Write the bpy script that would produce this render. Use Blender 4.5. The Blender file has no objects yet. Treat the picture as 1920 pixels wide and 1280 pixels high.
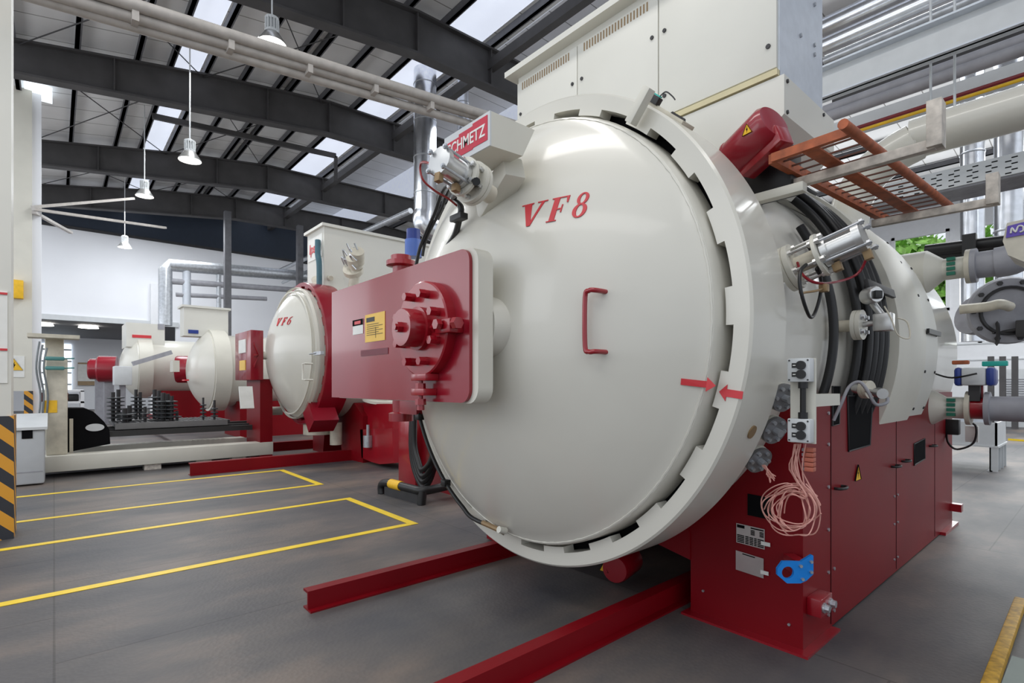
import bpy, bmesh, math, random
from mathutils import Vector, Matrix
PI = math.pi
random.seed(7)
SC = bpy.context.scene
COL = SC.collection

# ------------------------------------------------------------ camera, world, lights, exposure
F_PX, HORIZON, CAM_H = 985.0, 722.0, 1.5
ANG = math.atan(1130 / 985.0)
cam_d = bpy.data.cameras.new('camera')
cam_d.sensor_width = 36.0
cam_d.sensor_fit = 'HORIZONTAL'
cam_d.lens = 36.0 * F_PX / 1920
cam_d.shift_y = (HORIZON - 640) / 1920
cam_d.clip_start = 0.05
cam_d.clip_end = 300
cam = bpy.data.objects.new('camera', cam_d)
COL.objects.link(cam)
cam.location = (0, 0, CAM_H)
cam.rotation_euler = (PI / 2, 0, ANG)
SC.camera = cam
SC.view_settings.view_transform = 'Standard'
SC.view_settings.look = 'None'
SC.view_settings.gamma = 1
SC.view_settings.use_curve_mapping = False
SC.view_settings.exposure = 0.0

w = bpy.data.worlds.new('world')
SC.world = w
w.use_nodes = True
wn = w.node_tree
bg = wn.nodes['Background']
bg.inputs['Color'].default_value = (0.86, 0.92, 1.0, 1)
bg.inputs['Strength'].default_value = 1.0


def area(name, loc, size, energy, color=(1, 1, 1), rot=(0, 0, 0)):
    d = bpy.data.lights.new(name, 'AREA')
    d.shape = 'RECTANGLE'
    d.size, d.size_y = size
    d.energy = energy
    d.color = color
    o = bpy.data.objects.new(name, d)
    o.location = loc
    o.rotation_euler = rot
    COL.objects.link(o)
    return o


# daylight falling through the roof lights, plus area lights added to brighten the right rear
area('overhead_light', (-1.6, 1.0, 8.2), (7, 0.8), 170, (1, .98, .95))
area('overhead_light', (-2.0, -3.5, 7.6), (8, 2.5), 170, (1, .98, .95), (-.35, 0, 0))
area('overhead_light', (-13.4, 2.65, 8.6), (4.6, .6), 170, (.95, .98, 1))
area('overhead_light', (-19.2, 2.65, 8.6), (5.6, .6), 200, (.95, .98, 1))
area('overhead_light', (-13.4, 9.5, 9.0), (5, 2), 200, (.95, .98, 1))
area('overhead_light', (-25, 3, 8.3), (4, 3), 330, (.92, .96, 1))
area('overhead_light', (-35, 2.5, 4.2), (6, 3), 220, (.92, .96, 1))
area('overhead_light', (-1, 13, 8.6), (8, 3), 700, (.95, .98, 1))
area('overhead_light', (0, 21, 8.0), (10, 3), 700, (.95, .98, 1))
# side fill added to brighten the roof: unseen left windows, then the far window wall
area('side_fill_light', (-16, -4.5, 4.0), (26, 3.0), 420, (.95, .97, 1), (math.radians(112), 0, 0))
area('side_fill_light', (-8, 25, 5.0), (22, 4.0), 1100, (.95, .98, 1), (math.radians(-112), 0, 0))


def at(px, py, X=None, Y=None, Z=None):
    """point of the place seen at a measured spot of the photograph, on a known plane"""
    q, v = (px - 960) / F_PX, (HORIZON - py) / F_PX
    c, s = math.cos(ANG), math.sin(ANG)
    d = Vector((q * c - s, q * s + c, v))
    if X is not None: t = X / d.x
    elif Y is not None: t = Y / d.y
    else: t = (Z - CAM_H) / d.z
    return Vector((0, 0, CAM_H)) + d * t


# ------------------------------------------------------------ materials
def mat(name, col, rough=.5, metal=0.0, var=.06, scale=6.0, bump=0.0, bscale=60.0, coat=0.0, emit=None, spec=.5):
    m = bpy.data.materials.new(name)
    m.use_nodes = True
    nt = m.node_tree
    b = nt.nodes['Principled BSDF']
    b.inputs['Roughness'].default_value = rough
    b.inputs['Metallic'].default_value = metal
    b.inputs['Coat Weight'].default_value = coat
    b.inputs['Coat Roughness'].default_value = .08
    b.inputs['Specular IOR Level'].default_value = spec
    tc = nt.nodes.new('ShaderNodeTexCoord')
    no = nt.nodes.new('ShaderNodeTexNoise')
    no.inputs['Scale'].default_value = scale
    no.inputs['Detail'].default_value = 5
    nt.links.new(tc.outputs['Object'], no.inputs['Vector'])
    cr = nt.nodes.new('ShaderNodeValToRGB')
    cr.color_ramp.elements[0].position = .3
    cr.color_ramp.elements[1].position = .7
    cr.color_ramp.elements[0].color = tuple(c * (1 - var) for c in col) + (1,)
    cr.color_ramp.elements[1].color = tuple(min(1, c * (1 + var)) for c in col) + (1,)
    nt.links.new(no.outputs['Fac'], cr.inputs['Fac'])
    nt.links.new(cr.outputs['Color'], b.inputs['Base Color'])
    if bump:
        n2 = nt.nodes.new('ShaderNodeTexNoise')
        n2.inputs['Scale'].default_value = bscale
        nt.links.new(tc.outputs['Object'], n2.inputs['Vector'])
        bp = nt.nodes.new('ShaderNodeBump')
        bp.inputs['Strength'].default_value = bump
        bp.inputs['Distance'].default_value = .01
        nt.links.new(n2.outputs['Fac'], bp.inputs['Height'])
        nt.links.new(bp.outputs['Normal'], b.inputs['Normal'])
    if emit:
        b.inputs['Emission Color'].default_value = tuple(emit[0]) + (1,)
        b.inputs['Emission Strength'].default_value = emit[1]
    return m


CREAM = mat('cream_enamel', (.66, .64, .57), .30, var=.03, scale=1.6, coat=.35)
CREAM_M = mat('cream_satin', (.68, .66, .58), .42, var=.03, scale=3)
CREAM_O = mat('cream_aged', (.60, .56, .46), .45, var=.12, scale=9)
CABI = mat('cabinet_cream', (.70, .69, .63), .45, var=.02, scale=2)
RED = mat('red_enamel', (.31, .004, .013), .30, var=.10, scale=2.5, coat=.5)
RED_P = mat('red_panel', (.20, .0012, .006), .42, var=.10, scale=1.6, coat=.0, spec=.28)
RED_S = mat('red_sheen', (.27, .004, .016), .27, var=.04, scale=3, coat=.35)
RED_D = mat('red_lacquer_mark', (.62, .04, .05), .4)
DARK = mat('dark_steel', (.035, .034, .036), .55, var=.2)
BEAM = mat('charcoal_beam', (.058, .055, .056), .65, var=.18, scale=2)
PURL = mat('grey_purlin', (.11, .11, .12), .6, var=.15)
BLACK = mat('black_rubber', (.010, .010, .011), .42)
BLACKM = mat('black_matt', (.006, .006, .007), .9, spec=.1)
DULL = mat('dull_steel', (.24, .24, .25), .4, .6, var=.1)
STEEL = mat('galvanised_steel', (.50, .52, .55), .38, .75, var=.15, scale=12)
CHROME = mat('polished_duct', (.74, .76, .80), .25, .95, var=.10, scale=8, bump=.08, bscale=2.5)
ALU = mat('aluminium', (.62, .62, .61), .3, .85, var=.08)
GREYP = mat('grey_pipe_lagging', (.33, .33, .36), .55, var=.12)
PIPEW = mat('pale_pipe_paint', (.46, .43, .40), .5, var=.12, scale=8)
ZINC = mat('zinc_plate', (.62, .66, .72), .5, .25, var=.05, scale=14)
ORANGE = mat('rust_orange_paint', (.40, .10, .035), .6, var=.3, scale=18)
WORN = mat('worn_white_paint', (.55, .50, .44), .6, var=.28, scale=20)
YEL = mat('yellow_paint', (.86, .50, .02), .5, var=.10, scale=10)
YELO = mat('amber_paint', (.80, .38, .02), .5)
TAPE = mat('yellow_floor_tape', (.88, .62, .03), .45, var=.06, scale=10)
BLUE = mat('bright_blue_paint', (.005, .22, .70), .4)
NAVY = mat('navy_paint', (.02, .045, .25), .4)
TEAL = mat('teal_plastic', (.02, .45, .38), .4)
GREEN = mat('dark_green_paint', (.01, .16, .10), .5)
WHITE = mat('white_paint', (.80, .81, .83), .5, var=.02)
WALLM = mat('white_wall_plaster', (.86, .87, .90), .8, var=.03, scale=.4)
ROOFM = mat('white_roof_sheet', (.80, .80, .80), .7, var=.06, scale=1.0)
def add_seams(m):
    nt = m.node_tree
    b = nt.nodes['Principled BSDF']
    src = b.inputs['Base Color'].links[0].from_socket
    tc = nt.nodes.new('ShaderNodeTexCoord'); sp = nt.nodes.new('ShaderNodeSeparateXYZ')
    nt.links.new(tc.outputs['Object'], sp.inputs['Vector'])
    a = nt.nodes.new('ShaderNodeMath'); a.operation = 'MULTIPLY'; a.inputs[1].default_value = 1 / .95
    nt.links.new(sp.outputs['X'], a.inputs[0])
    f = nt.nodes.new('ShaderNodeMath'); f.operation = 'FRACT'; nt.links.new(a.outputs[0], f.inputs[0])
    l = nt.nodes.new('ShaderNodeMath'); l.operation = 'LESS_THAN'; l.inputs[1].default_value = .03; nt.links.new(f.outputs[0], l.inputs[0])
    mx = nt.nodes.new('ShaderNodeMixRGB'); mx.inputs['Color2'].default_value = (.30, .29, .28, 1)
    nt.links.new(l.outputs[0], mx.inputs['Fac']); nt.links.new(src, mx.inputs['Color1']); nt.links.new(mx.outputs['Color'], b.inputs['Base Color'])
add_seams(ROOFM)
SKYL = mat('translucent_roof_light', (.8, .84, .95), .6, var=.1, scale=3, emit=((.80, .86, 1), .75))
GLOW = mat('lamp_glow', (1, 1, 1), .5, emit=((1, .96, .88), 9))
PAPER = mat('paper_label', (.80, .80, .76), .6)
YPAPER = mat('yellow_label', (.86, .55, .12), .6)
GREY = mat('grey_box_paint', (.48, .50, .52), .45, var=.03)
LGREY = mat('light_grey_paint', (.62, .64, .65), .45, var=.04)
PINK = mat('pink_wire', (.68, .34, .29), .5)
BRONZE = mat('brass_fitting', (.30, .20, .10), .5, .3)
PURPLE = mat('violet_label', (.12, .07, .42), .45)
BOARD = mat('brown_board', (.38, .27, .16), .7)
LEAF = mat('leaf_green', (.34, .62, .13), .6, var=.5, scale=3)
BARK = mat('bark', (.12, .08, .05), .9)
NIGHT = mat('blue_black_cladding', (.02, .03, .05), .5)


def floor_mat():
    m = bpy.data.materials.new('worn_grey_floor')
    m.use_nodes = True
    nt = m.node_tree
    L = nt.links.new
    b = nt.nodes['Principled BSDF']
    tc = nt.nodes.new('ShaderNodeTexCoord')
    mp = nt.nodes.new('ShaderNodeMapping')
    mp.inputs['Scale'].default_value = (1.0, .45, 1)
    L(tc.outputs['Object'], mp.inputs['Vector'])
    n1 = nt.nodes.new('ShaderNodeTexNoise')
    n1.inputs['Scale'].default_value = .9
    n1.inputs['Detail'].default_value = 8
    n1.inputs['Roughness'].default_value = .62
    L(mp.outputs['Vector'], n1.inputs['Vector'])
    cr = nt.nodes.new('ShaderNodeValToRGB')
    e = cr.color_ramp.elements
    e[0].position, e[0].color = .33, (.062, .064, .072, 1)
    e[1].position, e[1].color = .66, (.21, .165, .135, 1)
    k = e.new(.5)
    k.color = (.112, .102, .098, 1)
    L(n1.outputs['Fac'], cr.inputs['Fac'])
    # checker-plate tread: fine lozenges
    wv = nt.nodes.new('ShaderNodeTexVoronoi')
    wv.inputs['Scale'].default_value = 42
    L(tc.outputs['Object'], wv.inputs['Vector'])
    bp = nt.nodes.new('ShaderNodeBump')
    bp.inputs['Strength'].default_value = .22
    bp.inputs['Distance'].default_value = .004
    L(wv.outputs['Distance'], bp.inputs['Height'])
    L(bp.outputs['Normal'], b.inputs['Normal'])
    # plate joints
    br = nt.nodes.new('ShaderNodeTexBrick')
    br.inputs['Scale'].default_value = 1
    br.inputs['Mortar Size'].default_value = .006
    br.inputs['Brick Width'].default_value = 1.5
    br.inputs['Row Height'].default_value = 3.2
    br.inputs['Color1'].default_value = (1, 1, 1, 1)
    br.inputs['Color2'].default_value = (.86, .88, .92, 1)
    br.inputs['Mortar'].default_value = (.45, .45, .45, 1)
    L(tc.outputs['Object'], br.inputs['Vector'])
    mx = nt.nodes.new('ShaderNodeMixRGB')
    mx.blend_type = 'MULTIPLY'
    mx.inputs['Fac'].default_value = .8
    L(cr.outputs['Color'], mx.inputs['Color1'])
    L(br.outputs['Color'], mx.inputs['Color2'])
    L(mx.outputs['Color'], b.inputs['Base Color'])
    rr = nt.nodes.new('ShaderNodeMapRange')
    rr.inputs['To Min'].default_value = .62
    rr.inputs['To Max'].default_value = .40
    L(n1.outputs['Fac'], rr.inputs['Value'])
    L(rr.outputs['Result'], b.inputs['Roughness'])
    b.inputs['Specular IOR Level'].default_value = .45
    return m


FLOOR = floor_mat()


def stripe_mat():
    m = bpy.data.materials.new('black_amber_hazard_stripes')
    m.use_nodes = True
    nt = m.node_tree
    b = nt.nodes['Principled BSDF']
    tc = nt.nodes.new('ShaderNodeTexCoord')
    sp = nt.nodes.new('ShaderNodeSeparateXYZ')
    nt.links.new(tc.outputs['Object'], sp.inputs['Vector'])
    a1 = nt.nodes.new('ShaderNodeMath'); a1.operation = 'SUBTRACT'
    nt.links.new(sp.outputs['X'], a1.inputs[0]); nt.links.new(sp.outputs['Y'], a1.inputs[1])
    a0 = nt.nodes.new('ShaderNodeMath'); a0.operation = 'SUBTRACT'
    nt.links.new(sp.outputs['Z'], a0.inputs[0]); nt.links.new(a1.outputs[0], a0.inputs[1])
    m2 = nt.nodes.new('ShaderNodeMath'); m2.operation = 'MULTIPLY'; m2.inputs[1].default_value = 3.6
    nt.links.new(a0.outputs[0], m2.inputs[0])
    fr = nt.nodes.new('ShaderNodeMath'); fr.operation = 'FRACT'
    nt.links.new(m2.outputs[0], fr.inputs[0])
    gt = nt.nodes.new('ShaderNodeMath'); gt.operation = 'GREATER_THAN'; gt.inputs[1].default_value = .5
    nt.links.new(fr.outputs[0], gt.inputs[0])
    mx = nt.nodes.new('ShaderNodeMixRGB')
    mx.inputs['Color1'].default_value = (.03, .032, .04, 1)
    mx.inputs['Color2'].default_value = (.72, .33, .03, 1)
    nt.links.new(gt.outputs[0], mx.inputs['Fac'])
    nt.links.new(mx.outputs['Color'], b.inputs['Base Color'])
    b.inputs['Roughness'].default_value = .5
    return m


STRIPE = stripe_mat()


# ------------------------------------------------------------ mesh helpers
def frame(o, z, up=Vector((0, 0, 1))):
    """matrix whose local z runs along z, local y near up"""
    z = Vector(z).normalized()
    up = Vector(up)
    if abs(z.dot(up)) > .98: up = Vector((0, 1, 0))
    x = up.cross(z).normalized()
    y = z.cross(x)
    m = Matrix((x, y, z)).transposed().to_4x4()
    m.translation = Vector(o)
    return m


class MB:
    def __init__(s):
        s.b = bmesh.new()

    def face(s, vs):
        try: return s.b.faces.new(vs)
        except ValueError: return None

    def poly(s, pts):
        return s.face([s.b.verts.new(Vector(p)) for p in pts])

    def box(s, x0, x1, y0, y1, z0, z1, bev=0, M=None, seg=2):
        vs = []
        for z in (z0, z1):
            for x, y in ((x0, y0), (x1, y0), (x1, y1), (x0, y1)):
                p = Vector((x, y, z))
                vs.append(s.b.verts.new(M @ p if M else p))
        fs = [s.face([vs[i] for i in f]) for f in
              ((3, 2, 1, 0), (4, 5, 6, 7), (0, 1, 5, 4), (1, 2, 6, 5), (2, 3, 7, 6), (3, 0, 4, 7))]
        if bev:
            es = list({e for f in fs for e in f.edges})
            bmesh.ops.bevel(s.b, geom=es, offset=bev, segments=seg, profile=.5, affect='EDGES', clamp_overlap=True)
        return s

    def beam(s, p, q, wd, ht, bev=0):
        p, q = Vector(p), Vector(q)
        s.box(-wd / 2, wd / 2, -ht / 2, ht / 2, 0, (q - p).length, bev, frame(p, q - p))
        return s

    def lathe(s, prof, o, ax, n=32, closed=False, up=Vector((0, 0, 1))):
        M = frame(o, ax, up)
        rings = []
        for r, h in prof:
            if r < 1e-6: rings.append([s.b.verts.new(M @ Vector((0, 0, h)))])
            else: rings.append([s.b.verts.new(M @ Vector((r * math.cos(2 * PI * i / n), r * math.sin(2 * PI * i / n), h))) for i in range(n)])
        if closed: rings.append(rings[0])
        for A, B in zip(rings, rings[1:]):
            for i in range(n):
                j = (i + 1) % n
                if len(A) == 1 and len(B) == 1: continue
                if len(A) == 1: s.face([A[0], B[j], B[i]])
                elif len(B) == 1: s.face([A[i], A[j], B[0]])
                else: s.face([A[i], A[j], B[j], B[i]])
        return s

    def cyl(s, p, q, r, r2=None, n=20, bev=0):
        p, q = Vector(p), Vector(q)
        L = (q - p).length
        r2 = r if r2 is None else r2
        if bev: pr = [(0, 0), (r - bev, 0), (r, bev), (r2, L - bev), (r2 - bev, L), (0, L)]
        else: pr = [(0, 0), (r, 0), (r2, L), (0, L)]
        return s.lathe(pr, p, q - p, n)

    def hexb(s, p, d, r, h):
        p, d = Vector(p), Vector(d).normalized()
        s.cyl(p, p + d * h, r, r * .96, 6)
        return s

    def tube(s, pts, r, n=8, smooth=True, closed=False, cap=True):
        P = [Vector(p) for p in pts]
        if smooth and len(P) > 2:
            Q = []
            m = len(P)
            for i in range(m if closed else m - 1):
                g = (lambda k: P[k % m]) if closed else (lambda k: P[max(0, min(m - 1, k))])
                a, b, c, d = g(i - 1), g(i), g(i + 1), g(i + 2)
                k = 5
                for t in range(k):
                    t /= k
                    Q.append(.5 * ((2 * b) + (c - a) * t + (2 * a - 5 * b + 4 * c - d) * t * t + (3 * b - a - 3 * c + d) * t ** 3))
            if not closed: Q.append(P[-1])
            P = Q
        m = len(P)
        rings = []
        u = None
        for i in range(m):
            if closed: t = P[(i + 1) % m] - P[i - 1]
            else: t = P[min(m - 1, i + 1)] - P[max(0, i - 1)]
            t.normalize()
            if u is None:
                u = t.orthogonal().normalized()
            u = (u - t * u.dot(t)).normalized()
            v = t.cross(u)
            rings.append([s.b.verts.new(P[i] + (u * math.cos(2 * PI * k / n) + v * math.sin(2 * PI * k / n)) * r) for k in range(n)])
        for i in range(m if closed else m - 1):
            A, B = rings[i], rings[(i + 1) % m]
            for k in range(n):
                s.face([A[k], A[(k + 1) % n], B[(k + 1) % n], B[k]])
        if cap and not closed:
            s.face(rings[0][::-1]); s.face(rings[-1])
        return s

    def prism(s, pts, d):
        """pts: planar polygon in space, extruded by the vector d"""
        d = Vector(d)
        a = [s.b.verts.new(Vector(p)) for p in pts]
        b = [s.b.verts.new(Vector(p) + d) for p in pts]
        s.face(a[::-1]); s.face(b)
        n = len(a)
        for i in range(n): s.face([a[i], a[(i + 1) % n], b[(i + 1) % n], b[i]])
        return s

    def plate(s, outer, holes, y0, y1, to=lambda x, z, y: (x, y, z)):
        """flat plate with round holes: outer polygon 2d, holes [(cx,cz,r)]"""
        import mathutils.geometry as G
        loops = [list(outer)] + [[(cx + r * math.cos(-2 * PI * i / 28), cz + r * math.sin(-2 * PI * i / 28)) for i in range(28)] for cx, cz, r in holes]
        tri = G.tessellate_polygon([[Vector((a, b, 0)) for a, b in l] for l in loops])
        flat = [p for l in loops for p in l]
        A = [s.b.verts.new(Vector(to(p[0], p[1], y0))) for p in flat]
        B = [s.b.verts.new(Vector(to(p[0], p[1], y1))) for p in flat]
        for t in tri:
            s.face([A[i] for i in t]); s.face([B[i] for i in reversed(t)])
        k = 0
        for l in loops:
            n = len(l)
            for i in range(n):
                s.face([A[k + i], A[k + (i + 1) % n], B[k + (i + 1) % n], B[k + i]])
            k += n
        return s

    def build(s, name, m, parent=None, smooth=35, label=None):
        bmesh.ops.recalc_face_normals(s.b, faces=s.b.faces)
        me = bpy.data.meshes.new(name)
        if parent is not None:
            off = ROOT.get(parent.name, Vector((0, 0, 0)))
            bmesh.ops.translate(s.b, verts=s.b.verts, vec=-off)
        s.b.to_mesh(me)
        s.b.free()
        me.materials.append(m)
        if smooth:
            me.shade_smooth()
            me.set_sharp_from_angle(angle=math.radians(smooth))
        o = bpy.data.objects.new(name, me)
        COL.objects.link(o)
        if parent is not None:
            o.parent = parent
            ROOT[o.name] = ROOT.get(parent.name, Vector((0, 0, 0)))
        if label: o['label'] = label
        return o


ROOT = {}


def tag(o, label, cat, group=None, kind=None):
    o['label'] = label
    o['category'] = cat
    if group: o['group'] = group
    if kind: o['kind'] = kind
    return o


def thing(name, label, cat, loc=(0, 0, 0), group=None):
    o = bpy.data.objects.new(name, None)
    COL.objects.link(o)
    o.location = loc
    o.empty_display_size = .1
    ROOT[o.name] = Vector(loc)
    return tag(o, label, cat, group)


def struct(o):
    o['kind'] = 'structure'
    return o


def copy_tree(o, delta=(0, 0, 0), label=None):
    c = o.copy(); COL.objects.link(c)
    c.location = Vector(o.location) + Vector(delta)
    if label: c['label'] = label
    for ch in o.children:
        d = ch.copy(); COL.objects.link(d); d.parent = c
        for g in ch.children:
            e = g.copy(); COL.objects.link(e); e.parent = d
    return c


def text_mb(txt, height, M, bold=0.0, shear=0.0, conv=None, spacing=1.0, ext=.003, width=None):
    """writing as thin raised letters; M maps text x,y to the place; conv bends the points"""
    cu = bpy.data.curves.new('lettering', 'FONT')
    cu.body = txt
    cu.size = height / .7
    cu.offset = bold
    cu.shear = shear
    cu.space_character = spacing
    cu.align_x = 'CENTER'
    cu.align_y = 'CENTER'
    cu.extrude = ext
    ob = bpy.data.objects.new('lettering', cu)
    COL.objects.link(ob)
    dg = bpy.context.evaluated_depsgraph_get()
    me = bpy.data.meshes.new_from_object(ob.evaluated_get(dg))
    bpy.data.objects.remove(ob)
    bpy.data.curves.remove(cu)
    mb = MB()
    mb.b.from_mesh(me)
    bpy.data.meshes.remove(me)
    xs = [v.co.x for v in mb.b.verts]
    k = width / (max(xs) - min(xs)) if width else 1
    for v in mb.b.verts:
        v.co.x *= k
        v.co = M @ v.co
        if conv: v.co = conv(v.co)
    return mb


MY = Matrix(((1, 0, 0, 0), (0, 0, -1, 0), (0, 1, 0, 0), (0, 0, 0, 1)))      # text facing -Y
MX = Matrix(((0, 0, 1, 0), (1, 0, 0, 0), (0, 1, 0, 0), (0, 0, 0, 1)))       # text facing +X
def T(x, y, z): return Matrix.Translation((x, y, z))
def BX(x0, x1, y0, y1, z0, z1, bev=0): return MB().box(x0, x1, y0, y1, z0, z1, bev)


# ------------------------------------------------------------ the hall
struct(BX(-46, 14, -14, 34, -.12, 0).build('floor', FLOOR, smooth=0))

RB = [(-1.2, 8.30), (6.4, 9.25), (14, 9.42), (28.2, 8.5)]                    # underside of the roof beams
def lerp(tab, y):
    for (a, b), (c, d) in zip(tab, tab[1:]):
        if y <= c: return b + (d - b) * (y - a) / (c - a)
    return tab[-1][1]
RT = [(-1.2, 9.00), (3.4, 9.83), (6.4, 10.22), (14, 10.42), (28.2, 9.4)]     # their top
XB = [-5.4, -10.8, -16.0, -22.2, -27.0]
BEAML = ['dark steel roof beam passing above the tall cream cabinet',
         'nearest long dark roof beam, cutting the top edge of the photo above the silver duct',
         'second dark roof beam, behind the row of grey pipes and pendant lamps',
         'third dark roof beam, with the third lamp hanging against it',
         'farthest dark roof beam, just above the white end wall']
for X, lb in zip(XB, BEAML):
    if X > -6: continue
    t = thing('roof_beam', lb, 'beam', (X, 0, 8.3), 'dark steel roof beams')
    ys = [-1.2, 1, 3.4, 6.4, 9, 14, 20, 28.2]
    bo = [(X, y, lerp(RB, y)) for y in ys]; to = [(X, y, lerp(RT, y)) for y in ys]
    m = MB(); m.prism([Vector(p) + Vector((-.02, 0, 0)) for p in bo + to[::-1]], (.04, 0, 0)); m.build('web', BEAM, t, 0)
    m = MB()
    for a, b in zip(bo, bo[1:]): m.beam(a, b, .30, .05)
    m.build('bottom_flange', BEAM, t, 0)
    m = MB()
    for a, b in zip(to, to[1:]): m.beam(a, b, .30, .05)
    m.build('top_flange', BEAM, t, 0)
    for y in (1.1, 4.6, 6.4, 8.6, 11.5):
        BX(X - .13, X + .13, y - .012, y + .012, lerp(RB, y) + .02, lerp(RT, y) - .02).build('stiffener', BEAM, t, 0)

# roof sheets with translucent strips
m = MB()
def roofz(y): return lerp(RT, y) + .26
strips = [(2.35, 2.98), (7.3, 8.5)]
ycuts = [-1.4, 2.35, 2.98, 6.4, 7.3, 8.5, 9.0]
for a, b in zip(ycuts, ycuts[1:]):
    if (a, b) in strips: continue
    m.prism([(-34, a, roofz(a)), (12, a, roofz(a)), (12, b, roofz(b)), (-34, b, roofz(b))], (0, 0, .05))
for a, b in ((13, 14), (14, 28.4)):
    m.prism([(-34, a, roofz(a)), (12, a, roofz(a)), (12, b, roofz(b)), (-34, b, roofz(b))], (0, 0, .05))
m.prism([(-34, 8.8, 12.0), (12, 8.8, 12.0), (12, 13.2, 12.0), (-34, 13.2, 12.0)], (0, 0, .05))
struct(m.build('ceiling', ROOFM, smooth=0))
k = 1
for a, b in strips:
    m = MB()
    m.prism([(-30, a, roofz(a) + .01), (8, a, roofz(a) + .01), (8, b, roofz(b) + .01), (-30, b, roofz(b) + .01)], (0, 0, .03))
    struct(m.build('window_%d' % k, SKYL, smooth=0)); k += 1
# ridge monitor: louvred side walls
MONW = mat('louvred_light', (.6, .63, .7), .6, emit=((.80, .86, 1), .35))
for y in (9.0, 13.0):
    m = MB(); m.box(-34, 12, y - .02, y + .02, roofz(9.0), 12.0)
    struct(m.build('window_%d' % k, MONW, smooth=0)); k += 1
m = MB()
for i in range(14):
    z = 10.62 + i * .1
    m.box(-34, 12, 8.93, 8.955, z, z + .03)
struct(m.build('trim_1', LGREY, smooth=0))

q = at(70, 172, Z=9.28)
struct(BX(q.x - .5, q.x + .5, q.y - .25, q.y + .3, 9.26, 9.28).build('window_30', mat('bright_eave_light', (.9, .95, 1), .5, emit=((.85, .93, 1), 1.4)), smooth=0))
PY = [-.7, .4, 1.55, 2.25, 3.05, 3.95, 4.85, 5.2, 6.2, 7.2, 8.6, 14.5, 16, 17.5, 19, 20.5, 22, 23.5, 25, 26.5]
ORD = ['first', 'second', 'third', 'fourth', 'fifth', 'sixth', 'seventh', 'eighth', 'ninth', 'tenth', 'eleventh', 'twelfth', 'thirteenth', 'fourteenth', 'fifteenth', 'sixteenth', 'seventeenth', 'eighteenth', 'nineteenth', 'twentieth']
for io, y in enumerate(PY):
    z = lerp(RT, y) + .03
    m = MB(); m.box(-34, 10, y - .04, y + .04, z, z + .2); m.box(-34, 10, y - .04, y + .07, z, z + .015)
    tag(m.build('roof_purlin', PURL, smooth=0), 'grey steel purlin under the white roof sheets, %s from the left eave' % ORD[io], 'purlin', 'purlins under the roof sheets')
def rod(p, q, r, lb, grp, name='brace_rod', mt=DARK):
    return tag(MB().cyl(p, q, r, n=6).build(name, mt, smooth=60), lb, 'brace', grp)
for a, b in ((-10.8, -16), (-16, -22.2), (-22.2, -27)):
    for y0, y1 in ((-.6, 3.0), (3.0, 6.2)):
        za, zb = lerp(RT, y0) - .05, lerp(RT, y1) - .05
        rod((a, y0, za), (b, y1, zb), .014, 'thin dark bracing rod crossing between two roof beams', 'thin crossing brace rods')
        rod((b, y0, za), (a, y1, zb), .014, 'thin dark bracing rod crossing between two roof beams', 'thin crossing brace rods')
for X in (-10.8, -16, -22.2):
    for y in (3.9, 6.2):
        rod((X - .05, y, lerp(RB, y) + .05), (X - 1.0, y, lerp(RT, y) + .05), .035, 'short grey knee brace between a roof beam and a purlin', 'knee braces at the roof beams', 'knee_brace', PURL)
# dark girders below the ridge light
tag(MB().box(-30, 8, 8.55, 8.75, 9.75, 10.0).build('ridge_girder', BEAM, smooth=0), 'dark steel girder running along the edge of the louvred roof light', 'beam')
tag(MB().beam((-18.8, 2.2, 9.50), (-18.8, 7.8, 9.92), .10, .16).build('tie_beam', BEAM, smooth=0), 'slim dark tie beam between the second and third roof beams', 'beam')
tag(MB().box(-18.85, -18.75, 7.75, 7.85, 9.0, 9.9).build('drop_post', BEAM, smooth=0), 'short dark post at the end of the slim tie beam', 'post')

# end wall over the low opening, and the room beyond
XW = -29.6
m = MB()
m.box(XW - .2, XW, -2.2, 4.4, 4.45, 8.3)
m.box(XW - .2, XW, 4.4, 28, 0, 8.3)
struct(m.build('wall_back', WALLM, smooth=0))
struct(BX(XW - .25, XW - .02, -2, 28, 8.3, 10.4).build('wall_back_upper', NIGHT, smooth=0))
struct(BX(XW - .02, XW + .05, -2.2, 28, 8.24, 8.36).build('trim_2', DARK, smooth=0))
struct(BX(XW - .02, XW + .10, -2.2, 4.5, 4.28, 4.50).build('trim_3', LGREY, smooth=0))
struct(BX(-42.2, -42, -6, 12, 0, 4.6).build('wall_far', WALLM, smooth=0))
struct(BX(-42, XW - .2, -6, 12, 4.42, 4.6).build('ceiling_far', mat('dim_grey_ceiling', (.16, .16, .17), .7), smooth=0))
struct(BX(-41.98, -41.9, -1.0, .8, 1.2, 4.0).build('window_5', mat('bright_far_window', (.8, .88, 1), .6, emit=((.8, .9, 1), 1.6)), smooth=0))
for i in range(4): struct(BX(-41.9, -41.85, -1.0, .8, 1.5 + i * .7, 1.6 + i * .7).build('trim_%d' % (5 + i), LGREY, smooth=0))
tag(BX(-41.95, -41.85, 1.1, 2.6, 1.5, 2.9).build('notice_board', BOARD, smooth=0), 'brown framed notice board on the far room wall', 'board')
tag(BX(-41.85, -41.82, 1.1, 2.1, 1.75, 2.8).build('poster', PAPER, smooth=0), 'pale sheet pinned on the brown notice board', 'poster')
for (px, py), lb in (((80, 607), 'left of the two round lights under the far low ceiling'), ((166, 609), 'right of the two round lights under the far low ceiling')):
    p = at(px, py, X=-33)
    tag(MB().cyl((p.x, p.y, 4.42), (p.x, p.y, 4.3), .35, .4).build('ceiling_light', GLOW), lb, 'ceiling light')

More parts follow.
